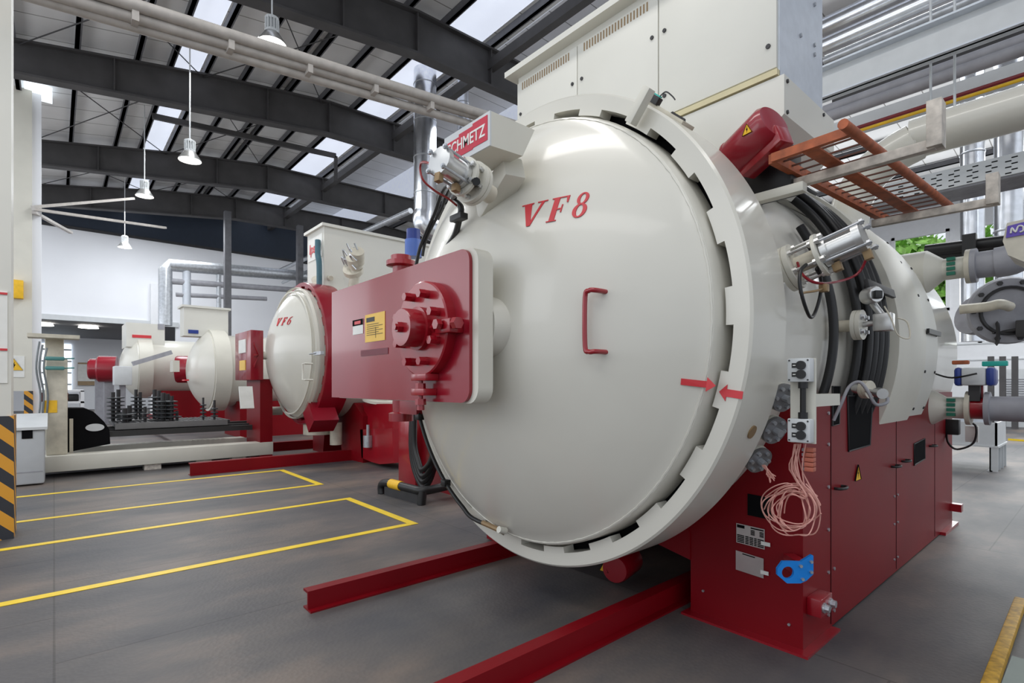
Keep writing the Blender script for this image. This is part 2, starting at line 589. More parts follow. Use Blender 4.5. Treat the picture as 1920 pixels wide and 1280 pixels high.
# window wall at the far right
YW = 28.0
zs0, zs1 = 3.2, 8.0
m = MB()
m.box(-30, 14, YW, YW + .25, 0, zs0); m.box(-30, 14, YW, YW + .25, zs1, 10.2)
xw = [-9.6, -7.2, -6.5, -4.5, -3.6, -2.4, -1.4, 1, 1.6, 4]
m.box(-30, xw[0], YW, YW + .25, zs0, zs1)
for a, b in zip(xw[1::2], xw[2::2]): m.box(a, b, YW, YW + .25, zs0, zs1)
m.box(xw[-1], 14, YW, YW + .25, zs0, zs1)
struct(m.build('wall_right', WHITE, smooth=0))
wi = 6
for a, b in zip(xw[0::2], xw[1::2]):
    t = MB()
    for x in (a, b - .12): t.box(x, x + .12, YW - .05, YW + .1, zs0, zs1)
    for z in (zs0, 4.6, zs1 - .12): t.box(a, b, YW - .05, YW + .1, z, z + .12)
    struct(t.build('window_%d' % wi, WHITE, smooth=0)); wi += 1
for i, z in enumerate((.9, 1.7, 2.5, 3.15)):
    struct(BX(-30, 14, YW - .04, YW, z, z + .05).build('trim_%d' % (20 + i), LGREY, smooth=0))
# trees outside
for i in range(7):
    x = -13 + i * 3.0; y = 33.5 + random.random() * 2
    t = thing('broadleaf_tree', 'bright green leafy tree outside the far right windows', 'tree', (x, y, 0), 'trees outside the windows')
    MB().cyl((x, y, 0), (x, y, 5.5), .16, .08, 8).build('trunk', BARK, t)
    m = MB()
    for j in range(1500):
        a, b_, rr = random.random() * 2 * PI, random.uniform(-1, 1), random.random() ** .4 * 2.3
        c = Vector((x + rr * math.cos(a) * math.sqrt(1 - b_ * b_), y + .8 * rr * math.sin(a) * math.sqrt(1 - b_ * b_), 6.2 + 1.9 * rr * b_ / 1.3))
        u = Vector((random.uniform(-1, 1), random.uniform(-1, 1), random.uniform(-1, 1))).normalized() * .34
        v = u.orthogonal().normalized() * .2
        m.poly([c - u, c + v, c + u, c - v])
    m.build('foliage', LEAF, t, 0)

# floor tape: two long open-ended bays
def tape_bay(x0, x1, y0, y1, lb, wd=.09):
    m = MB()
    for x in (x0, x1): m.box(x - wd / 2, x + wd / 2, y0, y1, .001, .004)
    m.box(x0 - wd / 2, x1 + wd / 2, y1 - wd / 2, y1 + wd / 2, .0015, .0045)
    tag(m.build('floor_tape', TAPE, smooth=0), lb, 'floor marking')
tape_bay(-6.66, -5.0, -2.5, 2.93, 'nearer of two yellow taped rectangles on the grey floor')
tape_bay(-9.66, -7.9, -2.5, 3.03, 'farther yellow taped rectangle on the floor beside the cream loader')
for (a, b), lb in ((((1885, 798), (1930, 800)), 'farther yellow line on the floor under the grey pipe at right'), (((1890, 825), (1930, 828)), 'nearer yellow line on the floor beside the grey steel stand')):
    p, q = at(*a, Z=.003), at(*b, Z=.003)
    d = (q - p).normalized()
    tag(MB().beam(p, q + d * 1.5, .004, .1).build('floor_line', TAPE, smooth=0), lb, 'floor marking')

# red floor rails
def rail(x, y0, y1, lb, h=.13, wf=.085, mt=RED_P):
    m = MB()
    m.box(x - wf / 2, x + wf / 2, y0, y1, h - .015, h)
    m.box(x + wf / 2 - .015, x + wf / 2, y0, y1, .012, h - .0151)
    m.box(x - wf / 2, x + wf / 2 + .05, y0, y1, 0, .012)
    tag(m.build('floor_rail', mt, smooth=0), lb, 'rail', 'red steel floor rails')
rail(-3.56, 1.27, 6.4, 'red steel floor rail ending in the open left of the big furnace door')
rail(-2.02, 1.1, 6.0, 'red steel floor rail running out of the bottom edge under the big furnace')
rail(-10.15, 1.7, 4.9, 'red steel floor rail between the yellow tape and the cream loader beam', .2, .14)
rail(-12.6, 2.8, 4.9, 'red steel floor rail on the far side of the VF6 furnace', .2, .14)

# ------------------------------------------------------------ big furnace VF8
CX, CZ, Y0 = -2.58, 1.83, 2.39
vf8 = thing('vacuum_furnace', 'huge cream vacuum furnace marked VF8 with round domed door and red base', 'furnace', (CX, 5.0, 0))


def cast_ring(mb, R, rt, rn, y0, y1, cx, cz, n_teeth=22, phase=-6.4, frac=.55, steps=6):
    per = 2 * PI / n_teeth
    angs = []
    for k in range(n_teeth):
        c = math.radians(phase) + k * per
        a0, a1, a2 = c - per * frac / 2, c + per * frac / 2, c + per * (1 - frac / 2)
        for j in range(steps): angs.append((a0 + (a1 - a0) * j / steps, a0 + (a1 - a0) * (j + 1) / steps, rn))
        for j in range(steps): angs.append((a1 + (a2 - a1) * j / steps, a1 + (a2 - a1) * (j + 1) / steps, rt))
    P = lambda r, a, y: Vector((cx + r * math.cos(a), y, cz + r * math.sin(a)))
    for a, b, ri in angs:
        bv = .012
        mb.poly([P(ri, a, y0), P(ri, b, y0), P(R - bv, b, y0), P(R - bv, a, y0)])
        mb.poly([P(R - bv, a, y0), P(R - bv, b, y0), P(R, b, y0 + bv), P(R, a, y0 + bv)])
        mb.poly([P(R, a, y0 + bv), P(R, b, y0 + bv), P(R, b, y1), P(R, a, y1)])
        mb.poly([P(R, a, y1), P(R, b, y1), P(rt - .1, b, y1), P(rt - .1, a, y1)])
        mb.poly([P(ri, a, y0), P(ri, b, y0), P(ri, b, y0 + .09), P(ri, a, y0 + .09)])
        mb.poly([P(rn, a, y0 + .09), P(rn, b, y0 + .09), P(rn, b, y0 + .2), P(rn, a, y0 + .2)])
    for k in range(n_teeth):
        c = math.radians(phase) + k * per
        for a in (c - per * frac / 2, c + per * frac / 2):
            mb.poly([P(rt, a, y0), P(rn, a, y0), P(rn, a, y0 + .09), P(rt, a, y0 + .09)])
    bmesh.ops.remove_doubles(mb.b, verts=mb.b.verts, dist=1e-4)


m = MB(); cast_ring(m, 1.50, 1.375, 1.412, Y0, Y0 + .37, CX, CZ)
ring = m.build('locking_ring', CREAM, vf8, 40)
m = MB(); m.lathe([(1.30, 0), (1.44, 0), (1.44, .1), (1.30, .1)], (CX, Y0 + .12, CZ), (0, 1, 0), 96)
m.build('ring_gap_shade', BLACKM, ring, 40)  # black ring put in to darken the gap behind the teeth
# shell
m = MB()
m.lathe([(1.30, Y0 + .30), (1.44, Y0 + .30), (1.44, Y0 + .42), (1.395, Y0 + .43), (1.395, 4.66), (1.40, 4.661), (1.40, 5.9), (1.465, 5.93), (1.465, 7.35)]
        + [(1.465 * math.cos(t * PI / 16), 7.35 + .55 * math.sin(t * PI / 16)) for t in range(1, 8)] + [(0, 7.9)], (CX, 0, CZ), (0, 1, 0), 96)
m.build('shell', CREAM, vf8, 40)
m = MB()
m.lathe([(1.40, 4.62), (1.555, 4.62), (1.56, 4.63), (1.56, 5.42), (1.38, 5.42)], (CX, 0, CZ), (0, 1, 0), 96)
sh = m.build('shroud', CREAM_M, vf8, 40)
m = MB()
m.lathe([(1.38, 5.425), (1.548, 5.425), (1.548, 5.92), (1.34, 5.92)], (CX, 0, CZ), (0, 1, 0), 96)
m.build('cover_band', CABI, vf8, 40)
m = MB()
for ang in range(-20, 80, 12):
    a = math.radians(ang)
    for y in (5.50, 5.86):
        p = Vector((CX + 1.548 * math.cos(a), y, CZ + 1.548 * math.sin(a)))
        m.cyl(p, p + Vector((math.cos(a), 0, math.sin(a))) * .008, .012, n=8)
m.build('band_screw', DARK, sh)
BX(CX + 1.555, CX + 1.575, 5.45, 5.9, 1.93, 1.97).build('latch_slot', BLACK, vf8, 0)

# door dome
RD, YD, HD = 1.335, 2.325, .47
RS = (RD * RD + HD * HD) / (2 * HD)
def domeY(x, z, off=0.0):
    r2 = min((x - CX) ** 2 + (z - CZ) ** 2, RD * RD)
    return YD - (math.sqrt(RS * RS - r2) - (RS - HD)) - off
m = MB()
pr = []
for i in range(0, 25):
    r = RD * i / 24
    pr.append((r, YD - (math.sqrt(RS * RS - r * r) - (RS - HD))))
pr += [(RD + .012, YD + .004), (RD + .022, YD + .03), (RD + .026, YD + .19), (1.30, YD + .19)]
m.lathe(pr, (CX, 0, CZ), (0, 1, 0), 128)
door = m.build('door', CREAM, vf8, 35)
# weld bead round the dome
m = MB()
nb = 260
pts = []
for i in range(nb):
    a = 2 * PI * i / nb; r = RD + .002 + .0012 * math.sin(i * 1.9)
    pts.append((CX + r * math.cos(a), YD + .002 + .002 * math.sin(i * 2.7), CZ + r * math.sin(a)))
m.tube(pts, .007, 5, smooth=False, closed=True)
m.build('weld_bead', CREAM, door, 60)

# ---- serif lettering drawn as polygons
def stroke(a, b, w0, w1=None):
    w1 = w0 if w1 is None else w1
    return [(a[0] - w0 / 2, a[1]), (a[0] + w0 / 2, a[1]), (b[0] + w1 / 2, b[1]), (b[0] - w1 / 2, b[1])]
def glyph(ch):
    P = []
    if ch == 'V':
        P += [[(.08, 1), (.38, 1), (.56, .0), (.42, .0)], [(.80, 1), (.90, 1), (.55, .0), (.46, .0)],
              [(-.02, 1), (.46, 1), (.46, .955), (-.02, .955)], [(.62, 1), (1.0, 1), (1.0, .955), (.62, .955)]]
    if ch == 'F':
        P += [[(.14, 0), (.40, 0), (.40, 1), (.14, 1)], [(.02, 0), (.50, 0), (.50, .045), (.02, .045)],
              [(.02, .955), (.86, .955), (.86, 1), (.02, 1)], [(.80, .72), (.86, .72), (.86, .96), (.74, .96)],
              [(.36, .47), (.62, .47), (.62, .52), (.36, .52)], [(.60, .34), (.65, .34), (.65, .66), (.60, .66)]]
    def ring(cx, cy, rx, ry, wx, wy, a0=0, a1=360, n=28):
        for i in range(n):
            t0, t1 = math.radians(a0 + (a1 - a0) * i / n), math.radians(a0 + (a1 - a0) * (i + 1) / n)
            o0, o1 = (cx + rx * math.cos(t0), cy + ry * math.sin(t0)), (cx + rx * math.cos(t1), cy + ry * math.sin(t1))
            i0, i1 = (cx + (rx - wx) * math.cos(t0), cy + (ry - wy) * math.sin(t0)), (cx + (rx - wx) * math.cos(t1), cy + (ry - wy) * math.sin(t1))
            P.append([o0, o1, i1, i0])
    if ch == '8':
        ring(.42, .76, .29, .25, .15, .055); ring(.42, .27, .36, .29, .19, .06)
    if ch == '6':
        ring(.42, .30, .36, .31, .16, .045)
        ring(.62, .34, .56, .66, .16, .06, 82, 178, 18)
    return P
def word(txt, h, org, yfun, adv=1.25, shear=.16, tilt=0.0, lift=.003):
    """red painted letters that follow a door: org = lower left (x,z)"""
    mb = MB()
    pen = 0.0
    for i, ch in enumerate(txt):
        wk = {'V': 1.28, 'F': .92, '8': .80, '6': .85}[ch]
        for poly in glyph(ch):
            # split each polygon into a fine grid so it can follow the curve
            pts = []
            for a, b in poly:
                x = (a * wk + b * shear + pen) * h * .92; z = b * h
                pts.append((org[0] + x, org[1] + z - x * tilt))
            mb.prism([(x, yfun(x, z) - lift, z) for x, z in pts], (0, lift * .9, 0))
        pen += adv * wk
    return mb
word('VF8', .138, (-2.21, 2.378), domeY, adv=1.16, shear=.08, lift=.005).build('lettering', RED_D, door, 0, label='red serif letters VF8')

# door handle
def bend_handle(x, z0, z1, yf, out, r, leg):
    pa, pb = Vector((x, yf(x, z0), z0)), Vector((x, yf(x, z1), z1))
    q = [pa + Vector((leg, .01, 0)), pa + Vector((leg, -out, 0)), pa + Vector((leg * .25, -out - .01, 0)), pa + Vector((0, -out, .05)),
         pb + Vector((0, -out, -.05)), pb + Vector((leg * .25, -out - .01, 0)), pb + Vector((leg, -out, 0)), pb + Vector((leg, .01, 0))]
    return q
m = MB()
x0, z0, z1 = -1.725, 1.665, 1.965
ya = domeY(x0, 1.8)
m.tube([(x0 + .06, ya + .06, z0), (x0 + .055, ya - .04, z0), (x0 + .025, ya - .05, z0), (x0, ya - .05, z0 + .03), (x0, ya - .05, z1 - .03),
        (x0 + .025, ya - .05, z1), (x0 + .055, ya - .04, z1), (x0 + .06, ya + .06, z1)], .0125, 12)
m.build('door_handle', RED, door, 60)

# painted arrows (locked marks)
def arrow(p, L, wd, flip, yf, ang=-8):
    pts = [(0, wd * .5), (L * .68, wd * .5), (L * .68, wd * 1.1), (L, 0), (L * .68, -wd * 1.1), (L * .68, -wd * .5), (0, -wd * .5)]
    c, s = math.cos(math.radians(ang)), math.sin(math.radians(ang))
    out = []
    for a, b in pts:
        if flip: a = -a
        out.append((p[0] + a * c - b * s, p[1] + a * s + b * c))
    return MB().prism([(x, yf(x, z) - .004, z) for x, z in out], (0, .003, 0))
pa = at(1275, 715, Y=2.22)
arrow((pa.x - .02, pa.z), .145, .031, False, lambda x, z: domeY(x, z)).build('arrow_mark', RED_D, door, 0, label='red arrow pointing right at the door rim')
pb = at(1393, 741, Y=Y0)
arrow((pb.x, pb.z), .115, .036, True, lambda x, z: Y0).build('arrow_mark', RED_D, ring, 0, label='red arrow pointing left on the locking ring')
# clamp strap standing over the ring at upper right
m = MB()
pA, pB = at(1182, 232, Y=2.33), at(1218, 165, Y=2.33)
m.beam(pA, pB, .055, .05, .004)
m.build('ring_stop', CREAM_M, ring)
# drain plug
pd = at(948, 995, Y=2.27)
MB().cyl(pd, pd + Vector((0, -.06, .02)), .022, n=14).build('drain_boss', CREAM_M, door)

# base: one saddle profile, left and right legs
def base_poly():
    P = [(-1.84, .012), (-1.15, .012), (-1.15, 1.43)]
    for i in range(0, 13):
        a = math.radians(-17.5 - i * (145) / 12)
        P.append((CX + 1.385 * math.cos(a), CZ + 1.385 * math.sin(a)))
    P += [(-4.01, 1.43), (-4.01, .012), (-3.32, .012), (-3.32, .42), (-3.24, .44), (-1.92, .44), (-1.84, .42)]
    return P
m = MB()
m.prism([(x, 3.17, z) for x, z in base_poly()], (0, 4.12, 0))
base = m.build('base', RED_P, vf8, 0)
# narrower leg outline: flare on the near leg
m = MB(); m.prism([(-1.84, 3.16, .35), (-1.84, 3.16, .52), (-1.94, 3.16, .72), (-2.12, 3.16, .92), (-2.3, 3.16, .6), (-2.2, 3.16, .42)], (0, .4, 0))
m.build('gusset', RED_P, base, 0)
# sole plate, panel joints, screws
BX(-1.87, -1.10, 3.10, 3.62, 0, .014).build('sole_plate', RED, base, 0)
BX(-1.17, -1.105, 6.7, 7.35, 0, .03).build('sole_plate', RED, base, 0)
for y, wd in ((3.605, .008), (5.08, .006), (6.45, .006)):
    BX(-1.151, -1.148, y, y + wd, .03, 1.42).build('panel_joint', BLACKM, base, 0)
m = MB()
for y in (3.56, 3.66): 
    for z in (.10, .36, .62, .88, 1.14, 1.33):
        if y == 3.66 and z > .5: continue
        m.cyl((-1.151, y, z), (-1.142, y, z), .011, n=8)
for y in (5.02, 5.12):
    for z in (.12, .40, .62, 1.24, 1.36): m.cyl((-1.151, y, z), (-1.142, y, z), .010, n=8)
for p in ((1319, 1107), (1480, 1170)):
    q = at(*p, Y=3.169); m.cyl(q, q + Vector((0, -.01, 0)), .008, n=8)
m.build('panel_screw', STEEL, base)
# cut-outs in the side and front panels, black sheets in place of shaded insides
def side_cut(pts, name='opening_shade', lab=None, mt=BLACKM, X=-1.146, parent=None, edge=True):
    P = [at(px, py, X=X) for px, py in pts]
    o = MB().prism(P, (-.006, 0, 0)).build(name, mt, parent or base, 0)
    if edge: MB().tube(P, .006, 5, smooth=False, closed=True).build('edge_trim', BLACK, o, 60)
    return o
side_cut([(1589, 742), (1636, 742), (1631, 834), (1591, 846)])
side_cut([(1561, 724), (1575, 724), (1573, 795), (1561, 798)])
side_cut([(1714, 832), (1734, 822), (1734, 860), (1714, 872)], 'inspection_window')
q = [at(*p, Y=3.166) for p in ((1402, 925), (1450, 934), (1450, 975), (1402, 965))]
MB().prism(q, (0, -.003, 0)).build('opening_shade', BLACKM, base, 0)
# nameplates with table rows
def nameplate(c4, rows, lab):
    P = [at(*p, Y=3.165) for p in c4]
    o = MB().prism(P, (0, -.003, 0)).build('nameplate', ALU, base, 0, label=lab)
    m = MB()
    U, V = P[1] - P[0], P[3] - P[0]
    for (a, b, c, d) in rows:
        m.prism([P[0] + U * a + V * b + Vector((0, -.004, 0)), P[0] + U * c + V * b + Vector((0, -.004, 0)), P[0] + U * c + V * d + Vector((0, -.004, 0)), P[0] + U * a + V * d + Vector((0, -.004, 0))], (0, -.001, 0))
    m.build('table_print', BLACKM, o, 0)
rows = [(.03, .05, .30, .2), (.52, .06, .97, .12)]
for i in range(4):
    rows += [(.52, .18 + i * .07, .66, .225 + i * .07), (.83, .18 + i * .07, .97, .225 + i * .07)]
for j, (a, b) in enumerate(((.03, .29), (.33, .45), (.48, .61), (.64, .73), (.76, .97))):
    for i in range(5): rows.append((a, .56 + i * .085, b, .61 + i * .085))
nameplate([(1381, 980), (1434, 992), (1434, 1030), (1381, 1016)], rows, 'aluminium data plate with black printed table')
nameplate([(1380, 1031), (1432, 1047), (1432, 1084), (1380, 1067)], [(.25, .05, .7, .10)], 'blank aluminium plate below the data plate')
m = MB()
for c in ((1427, 1014, 1444, 1025), (1426, 1068, 1441, 1079)):
    p, q = at(c[0], c[1], Y=3.158), at(c[2], c[3], Y=3.158)
    m.box(p.x, q.x, 3.156, 3.159, q.z, p.z)
m.build('sticker', PAPER, base, 0)
# warning triangles
def tri_sign(p, u, v, n, s, parent, name='warning_triangle', sq=1.0):
    p, u, v, n = map(Vector, (p, u, v, n))
    o = MB().prism([p - u * s * .58 - v * s * .4, p + u * s * .58 - v * s * .4, p + v * s * .6], n * .003).build(name, YEL, parent, 0)
    m = MB()
    q = p + n * .0035
    T3 = [q - u * s * .58 - v * s * .4, q + u * s * .58 - v * s * .4, q + v * s * .6]
    for a, b in zip(T3, T3[1:] + T3[:1]): m.beam(a, b, s * .07, .001)
    m.prism([q + u * s * .06 + v * s * .33, q - u * s * .10 + v * s * .02, q + u * s * .0 + v * s * .02, q - u * s * .04 - v * s * .28, q + u * s * .11 + v * s * .1, q + u * s * .02 + v * s * .1], n * .001)
    m.build('bolt_symbol', BLACKM, o, 0)
    return o
tri_sign(at(1608, 888, X=-1.147), (0, 1, 0), (0, 0, 1), (1, 0, 0), .105, base)
# black bow handles on the side panels
for px, py in ((1571, 913), (1675, 873), (1694, 863), (1745, 835)):
    p = at(px, py, X=-1.15)
    MB().tube([p + Vector((-.01, -.06, 0)), p + Vector((.03, -.06, 0)), p + Vector((.045, -.02, 0)), p + Vector((.045, .02, 0)), p + Vector((.03, .06, 0)), p + Vector((-.01, .06, 0))], .009, 8).build('panel_handle', BLACK, base, 60)
# towing block with two bolts
c = at(1535, 1130, X=-1.09)
BX(-1.15, -1.075, 3.22, 3.40, .20, .30, .004).build('jack_block', RED, base, label='red block with two steel bolts')
for y in (3.26, 3.36):
    m = MB(); m.cyl((-1.075, y, .25), (-1.065, y, .25), .028, n=16); m.hexb((-1.065, y, .25), (1, 0, 0), .022, .022); m.build('block_bolt', STEEL, base)
MB().box(-1.15, -1.06, 7.2, 7.29, .16, .24).build('jack_block', RED, base, 0)
# red drum seen under the ring
m = MB(); m.lathe([(0, 0), (.095, 0), (.105, .02), (.105, .30), (0, .32)], at(1152, 1068, Y=3.15), (-.25, 1, 0), 24)
m.build('drive_drum', RED, vf8)
tri_sign(at(1133, 1064, Y=3.14), (1, 0, 0), (0, 0, 1), (0, -1, 0), .07, vf8)

# door arm: red plate with hub, cream pad behind
YP = 1.66
p0, p1 = at(622, 527, Y=YP), at(878, 760, Y=YP)
X0, X1, Z0, Z1 = p0.x, at(880, 600, Y=YP).x, 1.405, 2.235
def rrect(x0, x1, z0, z1, r, n=6, left=True):
    out = []
    for cx, cz, a in ((x1 - r, z0 + r, -90), (x1 - r, z1 - r, 0)):
        for i in range(n + 1):
            t = math.radians(a + 90 * i / n); out.append((cx + r * math.cos(t), cz + r * math.sin(t)))
    out += [(x0, z1), (x0, z0)]
    return out
m = MB(); m.prism([(x, YP, z) for x, z in rrect(X0, X1, Z0, Z1, .075)], (0, .02, 0))
arm = m.build('door_arm', RED_S, vf8, 20, label='large red door arm plate')
m = MB(); m.prism([(x, YP + .021, z) for x, z in rrect(X0 + .1, X1 + .05, Z0 - .004, Z1 + .004, .085)], (0, .10, 0))
m.build('backing_pad', CREAM_M, arm, 20)
m = MB(); m.cyl((X1 - .10, YP + .12, 1.83), (X1 - .12, 2.2, 1.83), .16, .22, 28); m.build('arm_boss', CREAM, arm)
BX(X0, X0 + .02, YP + .02, YP + .2, Z0, Z1).build('arm_flange', RED_S, arm, 0)
hc = at(797, 617, Y=YP - .03); hx, hz = hc.x, hc.z
m = MB(); m.lathe([(.275, 0), (.275, .055), (.266, .062), (0, .062)], (hx, YP, hz), (0, -1, 0), 56); m.build('hub_flange', RED, arm, 30)
m = MB(); m.lathe([(.125, 0), (.125, .03), (.108, .032), (.108, .12), (.104, .128), (0, .128)], (hx + .0, YP - .06, hz), (0, -1, 0), 40); m.build('hub', RED, arm, 30)
m = MB(); m.hexb((hx + .0, YP - .188, hz), (0, -1, 0), .032, .03); m.hexb((hx, YP - .218, hz), (0, -1, 0), .02, .012); m.build('hub_bolt', RED, arm, 20)
for k in range(8):
    a = 2 * PI * k / 8 + PI / 8
    x, z = hx + .205 * math.cos(a), hz + .205 * math.sin(a)
    MB().cyl((x, YP - .062, z), (x, YP - .085, z), .024, n=14).hexb((x, YP - .085, z), (0, -1, 0), .026, .04).build('flange_bolt', RED, arm, 20)
# side lug and adjusting screws
MB().box(hx + .20, hx + .34, YP - .09, YP - .0, hz - .045, hz + .03, .004).build('side_lug', RED, arm)
m = MB(); m.cyl((hx + .16, YP - .05, hz - .005), (hx + .28, YP - .05, hz - .005), .016); m.hexb((hx + .155, YP - .05, hz - .005), (-1, 0, 0), .03, .03); m.hexb((hx + .36, YP - .07, hz + .0), (1, 0, 0), .034, .035); m.hexb((hx + .26, YP - .1, hz - .0), (0, -1, 0), .03, .03)
m.build('adjusting_screw', RED, arm, 20)
m = MB(); m.box(hx - .06, hx + .10, YP - .09, YP, hz - .30, hz - .26, .004); m.box(hx - .06, hx + .08, YP - .09, YP, hz - .385, hz - .345, .004)
m.build('bottom_lug', RED, arm)
m = MB(); m.cyl((hx - .0, YP - .06, hz - .45), (hx - .0, YP - .06, hz - .26), .014); m.hexb((hx, YP - .06, hz - .345), (0, 0, 1), .03, .03); m.hexb((hx, YP - .06, hz - .44), (0, 0, 1), .032, .035); m.hexb((hx, YP - .06, hz - .47), (0, 0, 1), .022, .03)
m.build('adjusting_screw', RED, arm, 20)
# stickers on the arm
def card(c4, Y, mt, parent, name, t=.002):
    P = [at(*p, Y=Y) for p in c4]
    x0, x1 = P[0].x, P[1].x; z1, z0 = P[0].z, P[3].z
    return BX(x0, x1, Y - t, Y, z0, z1).build(name, mt, parent, 0), (x0, x1, z0, z1)
o, (a, b, c, d) = card([(685, 591), (722, 584), (722, 640), (686, 642)], YP - .001, YPAPER, arm, 'yellow_notice')
m = MB(); m.box(a + (b - a) * .08, a + (b - a) * .5, YP - .005, YP - .0035, c + (d - c) * .72, c + (d - c) * .88)
for i in range(6): m.box(a + (b - a) * .1, a + (b - a) * (.9 if i % 2 else .7), YP - .005, YP - .0035, c + (d - c) * (.62 - i * .075), c + (d - c) * (.635 - i * .075))
m.box(a + (b - a) * .55, a + (b - a) * .56, YP - .005, YP - .0035, c + (d - c) * .12, c + (d - c) * .5)
m.build('print', DARK, o, 0)
o, (a, b, c, d) = card([(662, 601), (681, 599), (681, 626), (662, 628)], YP - .001, PAPER, arm, 'small_notice')
BX(a, b, YP - .005, YP - .0035, c + (d - c) * .6, d).build('header', BLACKM, o, 0)
BX(a + (b - a) * .2, b - (b - a) * .2, YP - .006, YP - .005, c + (d - c) * .68, d - (d - c) * .1).build('badge', RED_D, o, 0)
o, r_ = card([(677, 657), (728, 656), (728, 666), (677, 668)], YP - .001, mat('dull_plum_plate', (.16, .02, .035), .5), arm, 'worn_strip')
# hinge behind the arm
hp = at(752, 600, Y=2.35)
m = MB(); m.lathe([(0, 1.18), (.11, 1.18), (.11, 1.25), (.075, 1.26), (.075, 2.56), (.13, 2.57), (.13, 2.61), (.09, 2.62), (.09, 2.66), (0, 2.66)], (hp.x, hp.y, 0), (0, 0, 1), 28)
m.build('hinge_pin', RED, vf8)
for z in (1.25, 2.3): BX(hp.x, hp.x + .35, 2.3, 2.42, z, z + .2).build('hinge_bracket', RED, vf8, 0)

# sign box
sx0, sx1, sz0, sz1, sy = -2.545, -2.125, 2.742, 2.922, 1.70
m = MB()
m.prism([(sx1, sy + .01, sz0), (sx1, sy + .01, sz1), (sx1, 2.02, sz1), (sx1, 1.93, sz0 + .01)], (sx0 - sx1, 0, 0))
sb = m.build('sign_box', CREAM_M, vf8, 0)
BX(sx0, sx1, sy, sy + .01, sz0, sz1).build('sign_frame', LGREY, sb, 0)
m = MB()
x0, x1 = sx0 + .02, sx1 - .018
wd = (x1 - x0) / 3
za, zb = sz0 + .028, sz1 - .028
m.box(x0, x0 + wd, sy - .003, sy, za - .008, zb - .014); m.box(x0 + wd, x0 + 2 * wd, sy - .003, sy, za, zb); m.box(x0 + 2 * wd, x1, sy - .003, sy, za + .006, zb + .012)
m.build('sign_panel', mat('sign_red', (.55, .02, .05), .4), sb, 0)
text_mb('SCHMETZ', .062, T((x0 + x1) / 2, sy - .004, (za + zb) / 2) @ MY, bold=.0012, ext=.001, width=(x1 - x0) * .90).build('sign_lettering', PAPER, sb, 0, label='white letters SCHMETZ')
m = MB(); m.beam((-2.22, 1.95, sz0 - .01), (-2.60, 2.05, 2.58), .13, .14, .01); m.build('sign_bracket', CREAM_M, sb)

# red motor cover on the ring shoulder
def atw(px, py, w_):
    q_, v_ = (px - 960) / F_PX, (HORIZON - py) / F_PX
    c_, s_ = math.cos(ANG), math.sin(ANG)
    return Vector((w_ * (q_ * c_ - s_), w_ * (q_ * s_ + c_), CAM_H + w_ * v_))
A, B = atw(1378, 299, 3.10), atw(1450, 229, 2.86)
m = MB(); m.lathe([(0, -.002), (.112, -.002), (.118, .0), (.118, .012), (.114, .014), (.114, (B - A).length - .02), (.100, (B - A).length + .005), (0, (B - A).length + .012)], A, B - A, 40)
tk = m.build('motor_cover', RED_S, vf8, 35, label='glossy red cylindrical motor cover with warning triangle')
M_ = frame(A, B - A)
m = MB(); m.box(-.03, .075, -.15, -.04, .02, (B - A).length + .02, .008, M_); m.build('motor_box', RED, tk)
vc = Vector((0, 0, 1.5)) - (A + B) / 2; axn = (B - A).normalized(); nn = (vc - axn * vc.dot(axn)).normalized()
uu = axn
sidev = axn.cross(nn)
n2 = (nn * .80 + sidev * -.6).normalized()
if n2.z < nn.z: n2 = (nn * .80 + sidev * .6).normalized()
pp = A + (B - A) * .72 + n2 * .115
up2 = (Vector((0, 0, 1)) - n2 * n2.z).normalized()
tri_sign(pp, n2.cross(up2) * -1, up2, n2, .055, tk)

# limit switch bar over ring
t0 = at(1205, 195, Y=2.55)
pq, pr_ = at(1210, 188, Y=2.72), at(1290, 236, Y=2.72)
m = MB(); m.beam(pq, pr_, .12, .022, .002); m.build('switch_bar', CREAM_O, vf8)
m = MB()
for i in range(8):
    p = pr_.lerp(pq, i * .035 + .01); m.box(p.x - .006, p.x + .006, p.y - .05, p.y - .03, p.z, p.z + .025)
m.build('bar_teeth', DARK, vf8, 0)
q = at(1226, 186, Y=2.66)
m = MB(); m.box(-.02, .02, -.022, .022, -.05, .05, .004, frame(q, pr_ - pq)); sw = m.build('limit_switch', BLACK, vf8)
m = MB(); m.box(-.012, .012, .023, .03, -.03, .04, 0, frame(q, pr_ - pq)); m.build('switch_cap', TEAL, sw, 0)
m = MB(); m.tube([q + Vector((.04, 0, 0)), q + Vector((.08, 0, .01)), q + Vector((.12, 0, -.03)), q + Vector((.14, 0, -.06))], .004, 6); m.build('switch_cable', DARK, sw)

